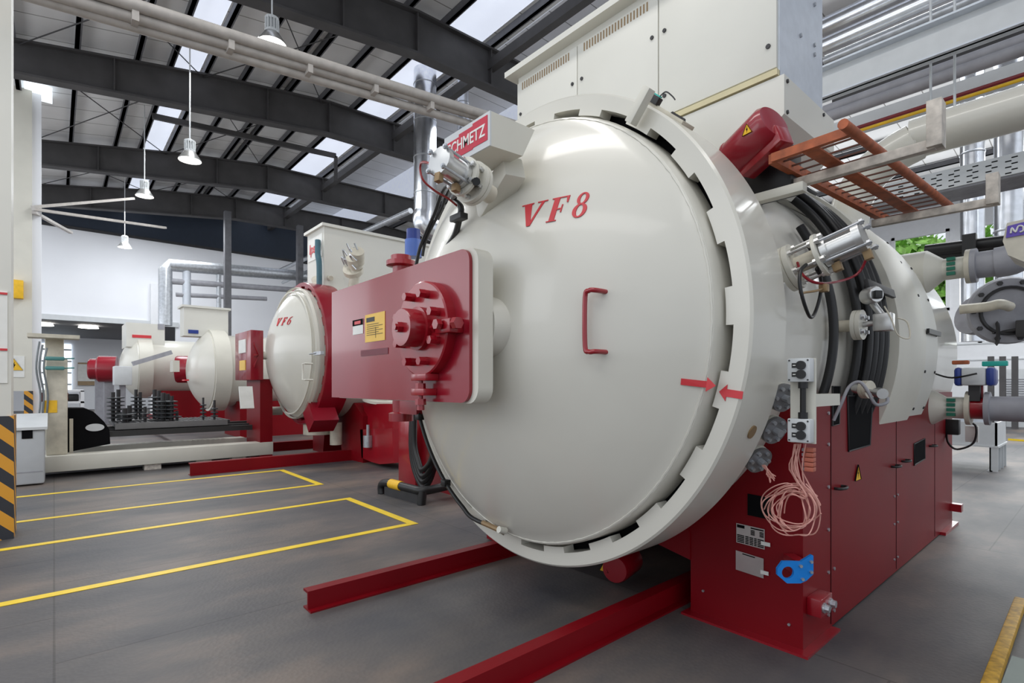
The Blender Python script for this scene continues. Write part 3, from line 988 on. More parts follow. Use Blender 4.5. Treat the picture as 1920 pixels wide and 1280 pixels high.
# ------------------------------------------------------------ pneumatic valves
def pneu(p, d, name_lb, s=1.0, L1=.06, L2=.075, LC=.16, ds=(0, 0, 0)):
    """flanged poppet valve with a ribbed aluminium air cylinder"""
    p, d = Vector(p), Vector(d).normalized()
    t = thing('pneumatic_valve', name_lb, 'valve', p)
    M = frame(p, d)
    m = MB(); m.lathe([(0, -.10 * s), (.055 * s, -.10 * s), (.055 * s, L1 * s), (0, L1 * s)], p, d, 24); m.build('stub_pipe', CREAM_O, t)
    a = p + d * L1 * s
    m = MB(); m.lathe([(0, 0), (.125 * s, 0), (.125 * s, .024 * s), (.119 * s, .025 * s), (.119 * s, .028 * s), (.125 * s, .029 * s), (.125 * s, .056 * s), (0, .056 * s)], a, d, 36); m.build('flange', CREAM_M, t, 30)
    b = a + d * .056 * s
    m = MB(); m.lathe([(.045 * s, 0), (.045 * s, L2 * s)], b, d, 20); m.build('neck', CREAM_O, t)
    c = b + d * L2 * s
    m = MB(); m.lathe([(0, 0), (.115 * s, 0), (.115 * s, .018 * s), (0, .018 * s)], c, d, 36); m.build('head_plate', CREAM_M, t, 30)
    for k in range(6):
        th = 2 * PI * k / 6 + .5
        o = (M.to_3x3() @ Vector((math.cos(th), math.sin(th), 0))) * .098 * s
        m = MB(); m.cyl(b + o - d * .0, c + o + d * .04 * s, .009 * s, n=8); m.hexb(b + o, d, .016 * s, .018 * s); m.hexb(c + o - d * .016 * s, d, .016 * s, .014 * s); m.hexb(c + o + d * .018 * s, d, .016 * s, .02 * s)
        m.build('stud', ALU, t, 20)
    e = c + d * (.018 * s)
    m = MB(); m.lathe([(.07 * s, 0), (.082 * s, .005), (.082 * s, .035 * s), (.066 * s, .036 * s), (.066 * s, (.035 + LC) * s), (.082 * s, (.036 + LC) * s), (.082 * s, (.07 + LC) * s), (.03 * s, (.075 + LC) * s), (0, (.075 + LC) * s)], e, d, 16)
    m.build('air_cylinder', ALU, t, 25)
    m = MB()
    for k in range(4):
        th = 2 * PI * k / 4 + PI / 4
        o = (M.to_3x3() @ Vector((math.cos(th), math.sin(th), 0))) * .08 * s
        m.cyl(e + o, e + o + d * (.10 + LC) * s, .008 * s, n=8); m.hexb(e + o + d * (.08 + LC) * s, d, .015 * s, .015 * s)
    m.build('tie_rod', STEEL, t, 25)
    m = MB(); m.box(-.02 * s, .02 * s, -.115 * s, -.07 * s, (.02) * s, .06 * s, .003, frame(e, d)); m.box(-.02 * s, .02 * s, -.12 * s, -.07 * s, (.04 + LC) * s, (.075 + LC) * s, .003, frame(e, d))
    m.build('air_port', BRONZE, t)
    return t, c, e + d * (LC + .07) * s
# side valve
v1, vc1, ve1 = pneu((-1.24, 3.0, 2.105), (1, .02, .30), 'silver air cylinder valve sticking out of the furnace side by the black hose bundle', 1.0, L1=.07, L2=.115, LC=.12)
# valve on the upper left of the door
def atw(px, py, w_):
    q_, v_ = (px - 960) / F_PX, (HORIZON - py) / F_PX
    c_, s_ = math.cos(ANG), math.sin(ANG)
    return Vector((w_ * (q_ * c_ - s_), w_ * (q_ * s_ + c_), CAM_H + w_ * v_))
pv = atw(900, 352, 2.72)
v2, vc2, ve2 = pneu(pv, atw(800, 285, 2.42) - atw(900, 352, 2.72), 'silver air cylinder valve in front of the red sign on the door', .86, L1=.03, L2=.055, LC=.12)
# flanged gauge valve
gp = at(1572, 612, X=-1.19)
t = thing('vacuum_gauge', 'small bolted flange with silver gauge head in front of the black hose bundle', 'gauge', gp)
m = MB(); m.cyl(gp + Vector((-.12, 0, 0)), gp + Vector((.10, 0, 0)), .038); m.build('stub_pipe', CREAM_O, t)
m = MB(); m.lathe([(0, .09), (.095, .09), (.095, .112), (.09, .113), (.09, .116), (.095, .117), (.095, .14), (0, .14)], gp, (1, 0, 0), 32); m.build('flange', CREAM_M, t, 30)
for k in range(4):
    a = PI / 4 + k * PI / 2; q = gp + Vector((.14, .065 * math.cos(a), .065 * math.sin(a)))
    MB().cyl(q, q + Vector((.006, 0, 0)), .018, n=12).hexb(q + Vector((.006, 0, 0)), (1, 0, 0), .014, .014).build('flange_bolt', STEEL, t, 20)
m = MB(); m.cyl(gp + Vector((.14, 0, 0)), gp + Vector((.24, 0, .01)), .018); m.box(gp.x + .2, gp.x + .30, gp.y - .04, gp.y + .04, gp.z - .05, gp.z + .06, .008); m.cyl(gp + Vector((.24, 0, .05)), gp + Vector((.19, 0, .13)), .02); m.build('gauge_body', ALU, t)
m = MB(); m.lathe([(0, 0), (.05, 0), (.052, .01), (.052, .075), (.045, .085), (0, .085)], gp + Vector((.16, -.01, .175)), (.75, -.55, 0), 28); gh = m.build('gauge_head', ALU, t)
m = MB(); g0 = gp + Vector((.16, -.01, .175)) + Vector((.75, -.55, 0)).normalized() * .085; m.box(-.025, .025, -.028, .022, 0, .02, .006, frame(g0, (.75, -.55, 0))); m.build('gauge_cap', BLACK, gh)
m = MB(); m.tube([gp + Vector((.26, -.03, .1)), gp + Vector((.30, -.05, .02)), gp + Vector((.33, -.04, -.08)), gp + Vector((.38, 0, -.10)), gp + Vector((.36, .04, 0)), gp + Vector((.31, .04, .03))], .0045, 6); m.build('gauge_cable', CREAM_O, t)

# ------------------------------------------------------------ hoses around the body
hb = thing('hose_bundle', 'thick bundle of black hoses wrapped round the furnace body into the base cut-out', 'hoses', (CX, 4.3, 1.4))
for i in range(8):
    pts = []
    yy = 4.02 + i * .062
    rr = 1.46 + .045 * (i % 2)
    for ang in range(75, -26, -7):
        a = math.radians(ang)
        y = yy + (ang + 10) / 100 * .12 * (1 if i > 3 else .6)
        pts.append((CX + rr * math.cos(a), y, CZ + rr * math.sin(a)))
    for k in range(1, 4):
        pts.append((CX + rr * math.cos(math.radians(-24)) - .03 * k * k * .5, yy - .06 - .02 * k + (4.1 - yy) * .2 * k, CZ + rr * math.sin(math.radians(-24)) - .13 * k))
    MB().tube(pts, .028, 8).build('hose', BLACK, hb, 60)
m = MB()
for ang, wd in ((50, .62), (12, .62)):
    a = math.radians(ang); e = Vector((math.cos(a), 0, math.sin(a)))
    c = Vector((CX, 4.25, CZ)) + e * 1.565
    m.box(-.03, .03, -.012, .012, -wd / 2, wd / 2, .003, frame(c, (0, 1, 0), e))
    m.build('hose_clamp', DARK, hb); m = MB()
m.b.free()
# thick lower hose
hs = []
for ang in range(28, -30, -8):
    a = math.radians(ang); hs.append((CX + 1.44 * math.cos(a), 3.55 + .08 * math.cos(a * 3), CZ + 1.44 * math.sin(a)))
hs += [(-1.19, 3.60, 1.16), (-1.24, 3.62, 1.05)]
tag(MB().tube(hs, .027, 10).build('rubber_hose', BLACK, None, 60), 'single thick black hose between ring and hose bundle, entering the narrow slot', 'hose')
# hose loop below side valve
c0 = at(1520, 545, X=-1.02)
pts = []
for k in range(16):
    a = 2 * PI * k / 16 + 1.9
    pts.append(c0 + Vector((.01 * math.sin(a * 2), .135 * math.cos(a), .135 * math.sin(a))))
m = MB(); m.tube(pts[:-1] + [at(1545, 508, X=-1.02), at(1530, 470, X=-1.0)], .009, 8)
tag(m.build('cable_loop', BLACK, None, 60), 'black cable hanging in a round loop under the side air cylinder', 'cable')
q = [at(1625, 462, X=-.86), at(1622, 490, X=-.88), at(1605, 515, X=-.92), at(1570, 528, X=-.98), at(1530, 530, X=-1.0), at(1505, 515, X=-1.06), at(1495, 492, X=-1.1)]
tag(MB().tube(q, .007, 6).build('air_line', RED_S, None, 60), 'thin red and black air line curling below the side air cylinder', 'cable')
q = [at(1502, 515, X=-1.05), at(1500, 548, X=-1.04), at(1510, 548, X=-1.03), at(1530, 545, X=-1.0), at(1545, 540, X=-.99)]
m = MB(); m.tube(q, .006, 6); m.box(q[-1].x - .02, q[-1].x + .02, q[-1].y - .02, q[-1].y + .02, q[-1].z - .02, q[-1].z + .02, .004)
tag(m.build('sensor_plug', BRONZE), 'small brass coloured plug on a wire inside the black cable loop', 'plug')

# control strip with two button boxes
sp = Vector((-.985, 2.72, 0))
YS = 2.70
xs0, xs1 = at(1482, 740, Y=YS).x, at(1529, 740, Y=YS).x
za, zb = at(1500, 830, Y=YS).z, at(1500, 672, Y=YS).z
ctl = thing('push_button_station', 'cream upright strip with two grey push button boxes beside the ring', 'control box', ((xs0 + xs1) / 2, YS, za))
BX(xs0, xs1, YS, YS + .012, za, zb).build('mounting_strip', CREAM_M, ctl, 0)
BX((xs0 + xs1) / 2 - .03, (xs0 + xs1) / 2 + .03, YS + .012, YS + .42, (za + zb) / 2 - .03, (za + zb) / 2 + .03).build('strip_bracket', CREAM_M, ctl, 0)
for (zt, zl) in ((672, 716), (784, 828)):
    z1b, z0b = at(1505, zt, Y=YS).z, at(1505, zl, Y=YS).z
    xa, xb = xs0 + .006, xs1 - .004
    bx = BX(xa, xb, YS - .055, YS, z0b, z1b, .006).build('button_box', LGREY, ctl)
    for k in range(2):
        zc = z1b - (z1b - z0b) * (.30 + .38 * k)
        m = MB(); m.cyl((xb - .038, YS - .055, zc), (xb - .038, YS - .068, zc), .021, n=20); m.build('push_button', BLACK, bx)
        BX(xa + .022, xa + .06, YS - .058, YS - .055, zc - .011, zc + .011).build('legend_plate', BLACK, bx, 0)
        BX(xa + .027, xa + .055, YS - .0595, YS - .058, zc - .0025, zc + .0025).build('legend_text', PAPER, bx, 0)
    m = MB()
    for x in (xa + .01, xb - .01):
        for z in (z0b + .01, z1b - .01): m.cyl((x, YS - .055, z), (x, YS - .058, z), .004, n=8)
    m.build('screw', DARK, bx)
xm = (xs0 + xs1) / 2 + .012
zt_, zb_ = at(1505, 716, Y=YS).z, at(1505, 784, Y=YS).z
m = MB(); m.cyl((xm, YS - .03, zb_), (xm, YS - .03, zt_), .013); m.cyl((xm, YS - .03, zb_), (xm, YS - .03, zb_ + .03), .021, n=12); m.cyl((xm, YS - .03, zt_ - .03), (xm, YS - .03, zt_), .021, n=12); m.build('link_cable', BLACK, ctl)

# bolted blank flanges on the ring shoulder
for px, py, lb in ((1467, 745, 'grey bolted blank flange half hidden behind the button strip'), (1451, 806, 'grey bolted blank flange left of the lower button box'), (1422, 862, 'lowest grey bolted blank flange with a tuft of pink wires')):
    p = at(px, py, Y=2.86)
    d = Vector((p.x - CX, -.55, p.z - CZ)).normalized()
    t = thing('blank_flange', lb, 'flange', p, 'bolted blank flanges below the ring')
    m = MB(); m.cyl(p - d * .16, p - d * .02, .05); m.build('stub_pipe', CREAM_O, t)
    m = MB(); m.lathe([(0, -.03), (.075, -.03), (.075, -.008), (0, -.008)], p, d, 28); m.build('cream_flange', CREAM_M, t, 30)
    m = MB(); m.lathe([(0, -.008), (.075, -.008), (.075, .012), (0, .012)], p, d, 28); m.build('cover_plate', DULL, t, 30)
    M = frame(p + d * .012, d)
    m = MB()
    for k in range(6):
        m.hexb(M @ Vector((.055 * math.cos(k * PI / 3), .055 * math.sin(k * PI / 3), 0)), d, .011, .012)
    m.cyl(p + d * .012, p + d * .05, .02, n=12)
    m.build('cover_bolt', STEEL, t, 20)
p = at(1437, 878, Y=2.74)
m = MB()
for k in range(14):
    q = p + Vector((.02 + random.random() * .05, -.03 - random.random() * .02, -.015 - random.random() * .05))
    m.tube([p + Vector((-.03, .02, .01)), p + Vector((0, 0, .004 * (k % 5 - 2))), q], .003, 5)
tag(m.build('wire_tuft', PINK, None, 60), 'short tuft of cut pink wires poking out of the lowest flange', 'wires')
# oval inspection cap on ring side
a = math.radians(-22); e = Vector((math.cos(a), 0, math.sin(a)))
c = Vector((CX, 2.62, CZ)) + e * 1.499
m = MB(); m.lathe([(0, 0), (.035, 0), (.035, .008), (0, .008)], c, e, 24); m.build('plug_cap', BRONZE, ring)

# orange terminal blocks, pink wire coil
m = None
tb = thing('terminal_block', 'column of orange and grey terminal clips below the lower button box', 'terminal', at(1518, 850, Y=2.75))
for i in range(5):
    p = at(1518, 843 + i * 9, Y=2.75)
    BX(p.x - .018, p.x + .022, p.y - .02, p.y + .02, p.z - .010, p.z + .010, .002).build('terminal_clip', mat('terminal_orange', (.48, .13, .08), .5) if i == 0 else bpy.data.materials['terminal_orange'], tb)
    BX(p.x - .03, p.x - .0185, p.y - .015, p.y + .015, p.z - .008, p.z + .006).build('clip_lever', GREYP, tb, 0)
wc = thing('wire_coil', 'tangled coil of thin pink wires hanging below the button boxes', 'wires', at(1490, 940, Y=2.76))
random.seed(21)
YC = 2.72
for k in range(10):
    top = at(1490 + random.uniform(-4, 22), 832, Y=YC)
    pts = [top + Vector((0, 0, 0))]
    cx_, cy_ = 1483 + random.uniform(-12, 12), 955 + random.uniform(-8, 8)
    rx, ry = random.uniform(28, 58), random.uniform(24, 52)
    a0 = random.uniform(.2, 1.2)
    n_ = random.choice((9, 12, 15))
    sg = random.choice((-1, 1))
    pts.append(at(1488 + random.uniform(-8, 24), 880, Y=YC + random.uniform(-.03, .03)))
    for i in range(n_):
        a = a0 * sg - PI / 2 * 0 + sg * i * .62
        rx += random.uniform(-5, 5); ry += random.uniform(-5, 5)
        pts.append(at(cx_ + rx * math.cos(a), min(1002, cy_ + ry * math.sin(a)), Y=YC + random.uniform(-.04, .04)))
    MB().tube(pts, .0032, 5).build('wire', PINK, wc, 60)

# blue lifting lug
p = at(1487, 1066, Y=3.02)
Mb = None
lug = thing('lifting_lug', 'bright blue steel lug plate with a round hole bolted to the red base corner', 'lug', p)
P2 = [(-.135, -.02), (-.135, .02), (-.10, .065), (-.04, .065), (.02, .062), (.095, .105), (.105, .10), (.105, -.015), (.06, -.055), (.02, -.072), (-.07, -.072)]
P2 = [(a * .80, b * .86) for a, b in P2]
ux, uz = Vector((.657, .754, 0)).normalized(), Vector((0, 0, 1))
nv = ux.cross(uz)
m = MB(); m.plate(P2, [(-.052, -.004, .032)], 0, .016, to=lambda x, z, y: p + ux * x + uz * z + nv * (y + .03)); m.build('lug_plate', BLUE, lug, 20)
m = MB()
for x, z in ((.014, .032), (.070, .055), (.070, .0), (.024, -.038)):
    q = p + ux * x + uz * z + nv * .046; m.hexb(q, nv, .009, .012)
m.build('lug_bolt', STEEL, lug, 20)
m = MB(); m.beam(p + ux * .05 + nv * .03, p + ux * .05 - nv * .14, .06, .08); m.build('lug_mount', RED, lug, 0)

# flexible conduit probe at the hose slot
q0 = at(1562, 790, X=-1.10)
fl = at(1618, 730, X=-1.02)
t = thing('thermocouple_probe', 'cream flange with silver probe and grey looping conduit above the hose slot', 'probe', fl)
m = MB(); m.lathe([(0, 0), (.055, 0), (.055, .02), (.05, .021), (.05, .026), (.055, .027), (.055, .045), (0, .045)], fl, (.9, -.3, 0), 24); m.build('flange', CREAM_O, t, 30)
m = MB(); d = at(1655, 738, X=-.86) - fl; m.cyl(fl + d * .2, fl + d * .75, .012, n=10); m.cyl(fl + d * .75, fl + d, .03, n=14); m.cyl(fl - d.normalized() * .1, fl, .035); m.build('probe', ALU, t)
q = [at(1563, 788, X=-1.09), at(1578, 755, X=-1.05), at(1592, 725, X=-1.02), at(1612, 716, X=-.97), at(1628, 735, X=-.93), at(1642, 758, X=-.9), at(1662, 755, X=-.87), at(1664, 745, X=-.87)]
m = MB(); m.tube(q, .0095, 8); m.build('conduit', GREYP, t, 60)

# black cables along the door's left rim
def rim_pt(a, r, y): return Vector((CX + r * math.cos(a), y, CZ + r * math.sin(a)))
rc = thing('rim_cable', 'black cable running down the lower left rim of the big door to a brass fitting', 'cable', rim_pt(math.radians(220), 1.42, 2.3))
pts = [rim_pt(math.radians(a), 1.415, 2.33) for a in range(176, 252, 6)] + [pd + Vector((-.02, .0, -.01))]
MB().tube(pts, .016, 8).build('cable', BLACK, rc, 60)
for a in (205, 231): 
    c = rim_pt(math.radians(a), 1.415, 2.33); BX(c.x - .03, c.x + .03, c.y - .03, c.y + .03, c.z - .025, c.z + .025, .006).build('cable_clip', BLACK, rc)
m = MB(); m.tube([pts[-2].lerp(pts[-1], .35), pts[-1]], .019, 8); m.build('fitting', BRONZE, rc)
# hoses from the door valve downward
h1 = [vc2 + Vector((.06, .02, -.04)), at(835, 350, Y=2.05), at(815, 400, Y=2.15), at(797, 440, Y=2.2), at(786, 470, Y=2.2), at(776, 520, Y=2.2)]
h2 = [vc2 + Vector((.08, .02, -.04)), at(845, 352, Y=2.1), at(826, 395, Y=2.16), at(800, 445, Y=2.22), at(792, 480, Y=2.22)]
h3 = [vc2 + Vector((.10, .0, -.05)), at(850, 370, Y=1.95), at(864, 388, Y=1.90), at(861, 412, Y=1.92), at(853, 440, Y=1.97), at(838, 465, Y=2.0), at(822, 500, Y=2.02)]
dh = thing('door_hose', 'black hoses dropping from the air cylinder on the door behind the red arm', 'hose', h1[1])
for h, r in ((h1, .014), (h2, .012), (h3, .02)): MB().tube(h, r, 8).build('hose', BLACK, dh, 60)
c = at(860, 408, Y=1.90); BX(c.x - .06, c.x + .06, c.y - .03, c.y + .03, c.z - .02, c.z + .02, .006).build('hose_clamp', BLACK, dh)
q = [ve2 + Vector((0, 0, -.03)), at(790, 305, Y=1.6), at(792, 335, Y=1.62), at(815, 357, Y=1.7), at(840, 372, Y=1.8), at(856, 385, Y=1.88)]
MB().tube(q, .007, 6).build('air_line', mat('dull_red_line', (.3, .02, .02), .4), dh, 60)
# cables by the red post
# ------------------------------------------------------------ cabinet on top of VF8
YC0 = 3.2
cabx = [-3.58, -2.85, -2.095, -1.295]
cab = thing('transformer_cabinet', 'tall cream panelled cabinet standing on top of the VF8 furnace', 'cabinet', (-2.4, YC0, 3.35))
BX(-3.58, -1.30, YC0, 3.89, 3.27, 4.30).build('body', CABI, cab, 0)
zp = BX(-1.30, -1.29, YC0 + .004, 3.89, 3.30, 4.29).build('side_plate', ZINC, cab, 0, label='pale galvanised side plate')
m = MB()
for px, py in ((1526, 9), (1500, 67), (1526, 85), (1526, 103)):
    q = at(px, py, X=-1.29); m.hexb(q, (1, 0, 0), .013, .012)
m.build('plate_bolt', STEEL, zp, 20)
for a, b in zip(cabx, cabx[1:]):
    dr = BX(a + .004, b - .004, YC0 - .018, YC0, 3.36 if b > -1.5 else 3.05, 4.24, .003).build('panel', CABI, cab)
    m = MB()
    for z in (3.50, 3.95):
        for x in (a + .05, b - .05): m.cyl((x, YC0 - .018, z), (x, YC0 - .026, z), .014, n=10)
    m.build('quarter_turn_lock', DARK, dr)
    m = MB()
    for i in range(int((b - a - .12) / .028)):
        x = a + .07 + i * .028; m.box(x, x + .012, YC0 - .0195, YC0 - .018, 4.16, 4.225)
    m.build('vent_slot', BRONZE, dr, 0)
BX(-3.66, -1.24, YC0 - .10, 3.95, 4.30, 4.35).build('lid', CABI, cab, 0)
BX(-2.3, -1.29, YC0 - .03, YC0 + .01, 3.31, 3.345).build('drip_rail', mat('beige_rail', (.62, .55, .34), .5), cab, 0)
# lower chamfered bus duct box
bd = thing('busbar_box', 'cream chamfered box below the panelled cabinet beside the red motor cover', 'box', (-1.8, 3.2, 2.8))
ye = 4.02
m = MB()
prof = [(-2.3, 3.265), (-2.3, 3.30), (-1.255, 3.30), (-1.255, 3.07), (-1.53, 2.82), (-1.62, 2.86), (-1.80, 3.0), (-2.05, 3.13)]
m.prism([(x, YC0 - .02, z) for x, z in prof], (0, ye - YC0, 0))
m.build('casing', CABI, bd, 0)
m = MB()
for y in (3.22, 3.8):
    for z in (3.09, 3.27): m.cyl((-1.255, y, z), (-1.247, y, z), .012, n=8)
m.build('casing_screw', DARK, bd)
# ------------------------------------------------------------ post at left with guard
pp_ = at(758, 908, Z=0); 
px0, px1 = pp_.x - .18, pp_.x + .22
post = thing('red_column', 'red steel column below the door arm, behind the black and yellow guard', 'column', (pp_.x, pp_.y, 0))
BX(px0, px0 + .5, pp_.y, pp_.y + .5, 0, .98, .01).build('column_body', RED, post)
m = MB(); m.prism([(px0 + .5, pp_.y + .1, 0), (px0 + 1.9, pp_.y + .1, 0), (px0 + 1.3, pp_.y + .1, .55), (px0 + .5, pp_.y + .1, .98)], (0, .3, 0)); m.build('foot', RED, post, 0)
m = MB(); m.lathe([(0, .98), (.26, .98), (.26, 1.08), (.17, 1.09), (.17, 1.16), (.27, 1.17), (.27, 1.25), (.2, 1.26), (.2, 1.45), (0, 1.45)], (px0 + .25, pp_.y + .25, 0), (0, 0, 1), 28); m.build('hinge_flange', RED_P, post, 30)
# three hanging loops of hose
hh = thing('hanging_hoses', 'black hoses looping down in front of the red column', 'hoses', (pp_.x + .5, pp_.y - .1, .3))
for k, (xa, xb, bt) in enumerate((((773, 778), (835, 850), 912), ((773, 770), (828, 840), 902), ((776, 760), (820, 830), 892), ((770, 780), (822, 850), 880))):
    yb = pp_.y - .12 - .03 * k
    q = [at(773 + k * 1.5, 770, Y=yb), at(771 + 2 * k, 830, Y=yb), at(776 + 3 * k, 875 - 3 * k, Y=yb), at(792, bt, Y=yb), at(806, bt - 12, Y=yb), at(820 - 2 * k, 855 - 4 * k, Y=yb), at(826 - 2 * k, 830, Y=yb)]
    MB().tube(q, .04, 8).build('hose', BLACK, hh, 60)
# guard
gy = at(716, 925, Z=0); gy2 = at(790, 946, Z=0)
gd = thing('bumper_guard', 'low black and yellow tubular bumper guard on the floor before the red column', 'guard', gy)
zt = .17
A_ = gy; Bn = gy2
ge = at(850, 935, Z=0)
path = [A_, A_ + Vector((0, 0, zt - .05)), A_ + (Bn - A_) * .18 + Vector((0, 0, zt)), Bn.lerp(A_, .22) + Vector((0, 0, zt)), Bn + Vector((0, .05, zt)), ge + Vector((0, 0, zt + .02))]
MB().tube(path, .055, 12).build('guard_rail', BLACK, gd, 60)
MB().tube([A_.lerp(Bn, .25) + Vector((0, 0, zt)), A_.lerp(Bn, .52) + Vector((0, 0, zt))], .064, 12, smooth=False).build('yellow_band', YEL, gd, 60)
MB().cyl(Bn, Bn + Vector((0, .02, zt)), .055, n=12).build('guard_foot', BLACK, gd)
MB().beam(A_ + Vector((.1, 0, .015)), Bn + Vector((0, 0, .015)), .03, .22).build('guard_base', DARK, gd, 0)


# ------------------------------------------------------------ VF6 furnace
def simple_dome(mb, cx, cz, R, y, h, n=64):
    rs = (R * R + h * h) / (2 * h)
    pr = [(R * i / 14, y - (math.sqrt(rs * rs - (R * i / 14) ** 2) - (rs - h))) for i in range(15)]
    pr += [(R + .02, y + .02), (R + .02, y + .12), (R - .1, y + .12)]
    mb.lathe(pr, (cx, 0, cz), (0, 1, 0), n)
    return rs
c6 = at(566, 663, Y=3.75); X6, Y6, Z6 = -10.85, 3.75, 2.14
vf6 = thing('vacuum_furnace', 'cream vacuum furnace marked VF6 with a red locking ring, second in the row', 'furnace', (X6, 5, 0))
R6 = 1.43
m = MB(); cast_ring(m, R6, R6 - .12, R6 - .08, Y6, Y6 + .5, X6, Z6, 22, 0); r6 = m.build('locking_ring', RED_S, vf6, 40)
m = MB(); h6 = .5; rs6 = simple_dome(m, X6, Z6, R6 - .15, Y6 - .08, h6)
def dome6(x, z):
    r2 = min((x - X6) ** 2 + (z - Z6) ** 2, (R6 - .15) ** 2)
    return Y6 - .08 - (math.sqrt(rs6 ** 2 - r2) - (rs6 - h6))
d6 = m.build('door', CREAM, vf6, 35)
m = MB(); m.lathe([(R6 - .14, Y6 - .10), (R6 - .125, Y6 - .15), (R6 - .11, Y6 - .10)], (X6, 0, Z6), (0, 1, 0), 64); m.tube([(X6 + (R6 - .22) * math.cos(a * PI / 16), dome6(X6 + R6 - .25, Z6) - .03, Z6 + (R6 - .22) * math.sin(a * PI / 16)) for a in range(-9, 15)], .018, 8); m.build('rim_pipe', CREAM_M, d6)
q = at(522, 612, Y=3.3)
word('VF6', .155, (q.x, q.z), dome6, adv=1.3, shear=.15, lift=.012).build('lettering', RED_D, d6, 0, label='red serif letters VF6')
m = MB(); q = at(573, 697, Y=3.3); m.tube([(q.x + .12, q.y + .08, q.z - .14), (q.x + .12, q.y - .05, q.z - .14), (q.x, q.y - .05, q.z - .14), (q.x, q.y - .05, q.z + .14), (q.x + .12, q.y - .05, q.z + .14), (q.x + .12, q.y + .08, q.z + .14)], .016, 8, smooth=False); m.build('door_handle', CREAM_M, d6, 60)
arrow((at(588, 709, Y=3.35).x, at(588, 709, Y=3.35).z), .25, .04, False, dome6).build('arrow_mark', RED_D, d6, 0)
m = MB(); q = at(520, 770, Y=3.6); m.cyl(q + Vector((0, .1, 0)), q + Vector((-.05, -.2, 0)), .09, n=16); m.cyl(q + Vector((-.05, -.2, 0)), q + Vector((-.1, -.3, -.05)), .05, n=12); m.cyl(q + Vector((-.06, -.22, 0)), q + Vector((-.06, -.22, -.25)), .03, n=10); m.build('drain_valve', CREAM_M, d6)
m = MB(); q = at(607, 662, Y=3.6); m.box(q.x - .22, q.x + .12, 3.5, 3.56, q.z - .03, q.z + .03); m.cyl((q.x - .4, 3.5, q.z), (q.x - .1, 3.5, q.z), .015, n=8); m.build('latch', STEEL, d6)
m = MB(); q = at(600, 775, Y=3.85)
m.box(-.24, .24, -.18, .18, -.16, .3, 0, frame(q, (.6, 0, -.7))); m.build('clamp_block', RED_S, r6, 0)
m = MB(); m.lathe([(1.2, Y6 + .4), (1.32, Y6 + .4), (1.32, 7.2), (1.25, 7.4), (.8, 7.8), (0, 7.9)], (X6, 0, Z6), (0, 1, 0), 64); m.build('shell', CREAM, vf6, 40)
m = MB(); m.prism([(x, 4.5, z) for x, z in [(X6 - 1.3, 0), (X6 - .7, 0), (X6 - .6, .5), (X6 + .2, .5), (X6 + .35, 0), (X6 + 1.3, 0), (X6 + 1.3, .9), (X6 + .9, 1.15), (X6, .86), (X6 - .9, 1.15), (X6 - 1.3, .9)]], (0, 3.2, 0)); m.build('base', RED_P, vf6, 0)
m = MB(); m.cyl((X6 + .1, 4.1, .5), (X6 + .1, 4.1, .78), .3, n=16); m.cyl((X6 + .5, 4.3, .3), (X6 + .5, 4.3, .75), .12, n=12); m.build('under_valve', CREAM_O, vf6)
# slanted red pump box and foot
m = MB(); a, b = at(745, 800, Y=4.9), at(690, 775, Y=4.9)
c4 = [at(*p, Y=4.6) for p in ((680, 757), (735, 757), (737, 810), (715, 805), (690, 805))]
m.prism(c4, (0, .6, 0)); c4 = [at(*p, Y=4.5) for p in ((675, 805), (735, 803), (738, 868), (712, 870), (697, 866), (678, 858))]; m.prism(c4, (0, .5, 0))
m.build('pump_casing', RED, vf6, 0)
m = MB(); q = at(712, 752, Y=4.8); m.lathe([(0, 0), (.33, 0), (.33, .05), (.24, .06), (.24, .2), (0, .2)], q, (.2, 0, 1), 28); m.build('pump_flange', CREAM_M, vf6)
q = at(690, 838, Y=4.45); MB().cyl(q, q + Vector((0, 0, .22)), .09, n=14).cyl(q + Vector((0, 0, .22)), q + Vector((0, 0, .42)), .03, n=8).build('level_switch', STEEL, vf6)
# VF6 valves on top
m = MB(); q = at(668, 497, Y=4.6)
m.cyl(q + Vector((-.15, 0, -.45)), q, .10, n=18); m.cyl(q + Vector((-.12, 0, -.12)), q + Vector((-.06, -.05, -.06)), .2, n=18); m.cyl(q + Vector((-.02, 0, -.02)), q + Vector((.1, -.1, .12)), .15, n=18); m.cyl(q + Vector((.05, 0, .05)), q + Vector((.25, -.1, .22)), .14, n=14); m.build('top_valve', CREAM_O, vf6)
m = MB(); random.seed(4)
for k in range(12):
    o = Vector((random.uniform(-.2, .25), -.1 + random.uniform(-.05, .1), random.uniform(-.1, .3)))
    m.tube([q + o, q + o + Vector((random.uniform(-.1, .1), -.1, .1)), q + o + Vector((random.uniform(-.2, .2), 0, random.uniform(-.1, .1)))], .015, 5)
m.build('valve_piping', STEEL, vf6, 60)
m = MB(); q = at(605, 523, Y=4.3); m.tube([q + Vector((-.4, 0, .05)), q + Vector((-.1, 0, .1)), q + Vector((.2, 0, .0)), q + Vector((.45, 0, -.05))], .05, 8); m.cyl(q + Vector((.1, -.1, -.25)), q + Vector((-.1, -.1, .0)), .1, n=12)
m.build('inlet_pipe', CREAM_O, vf6, 60)
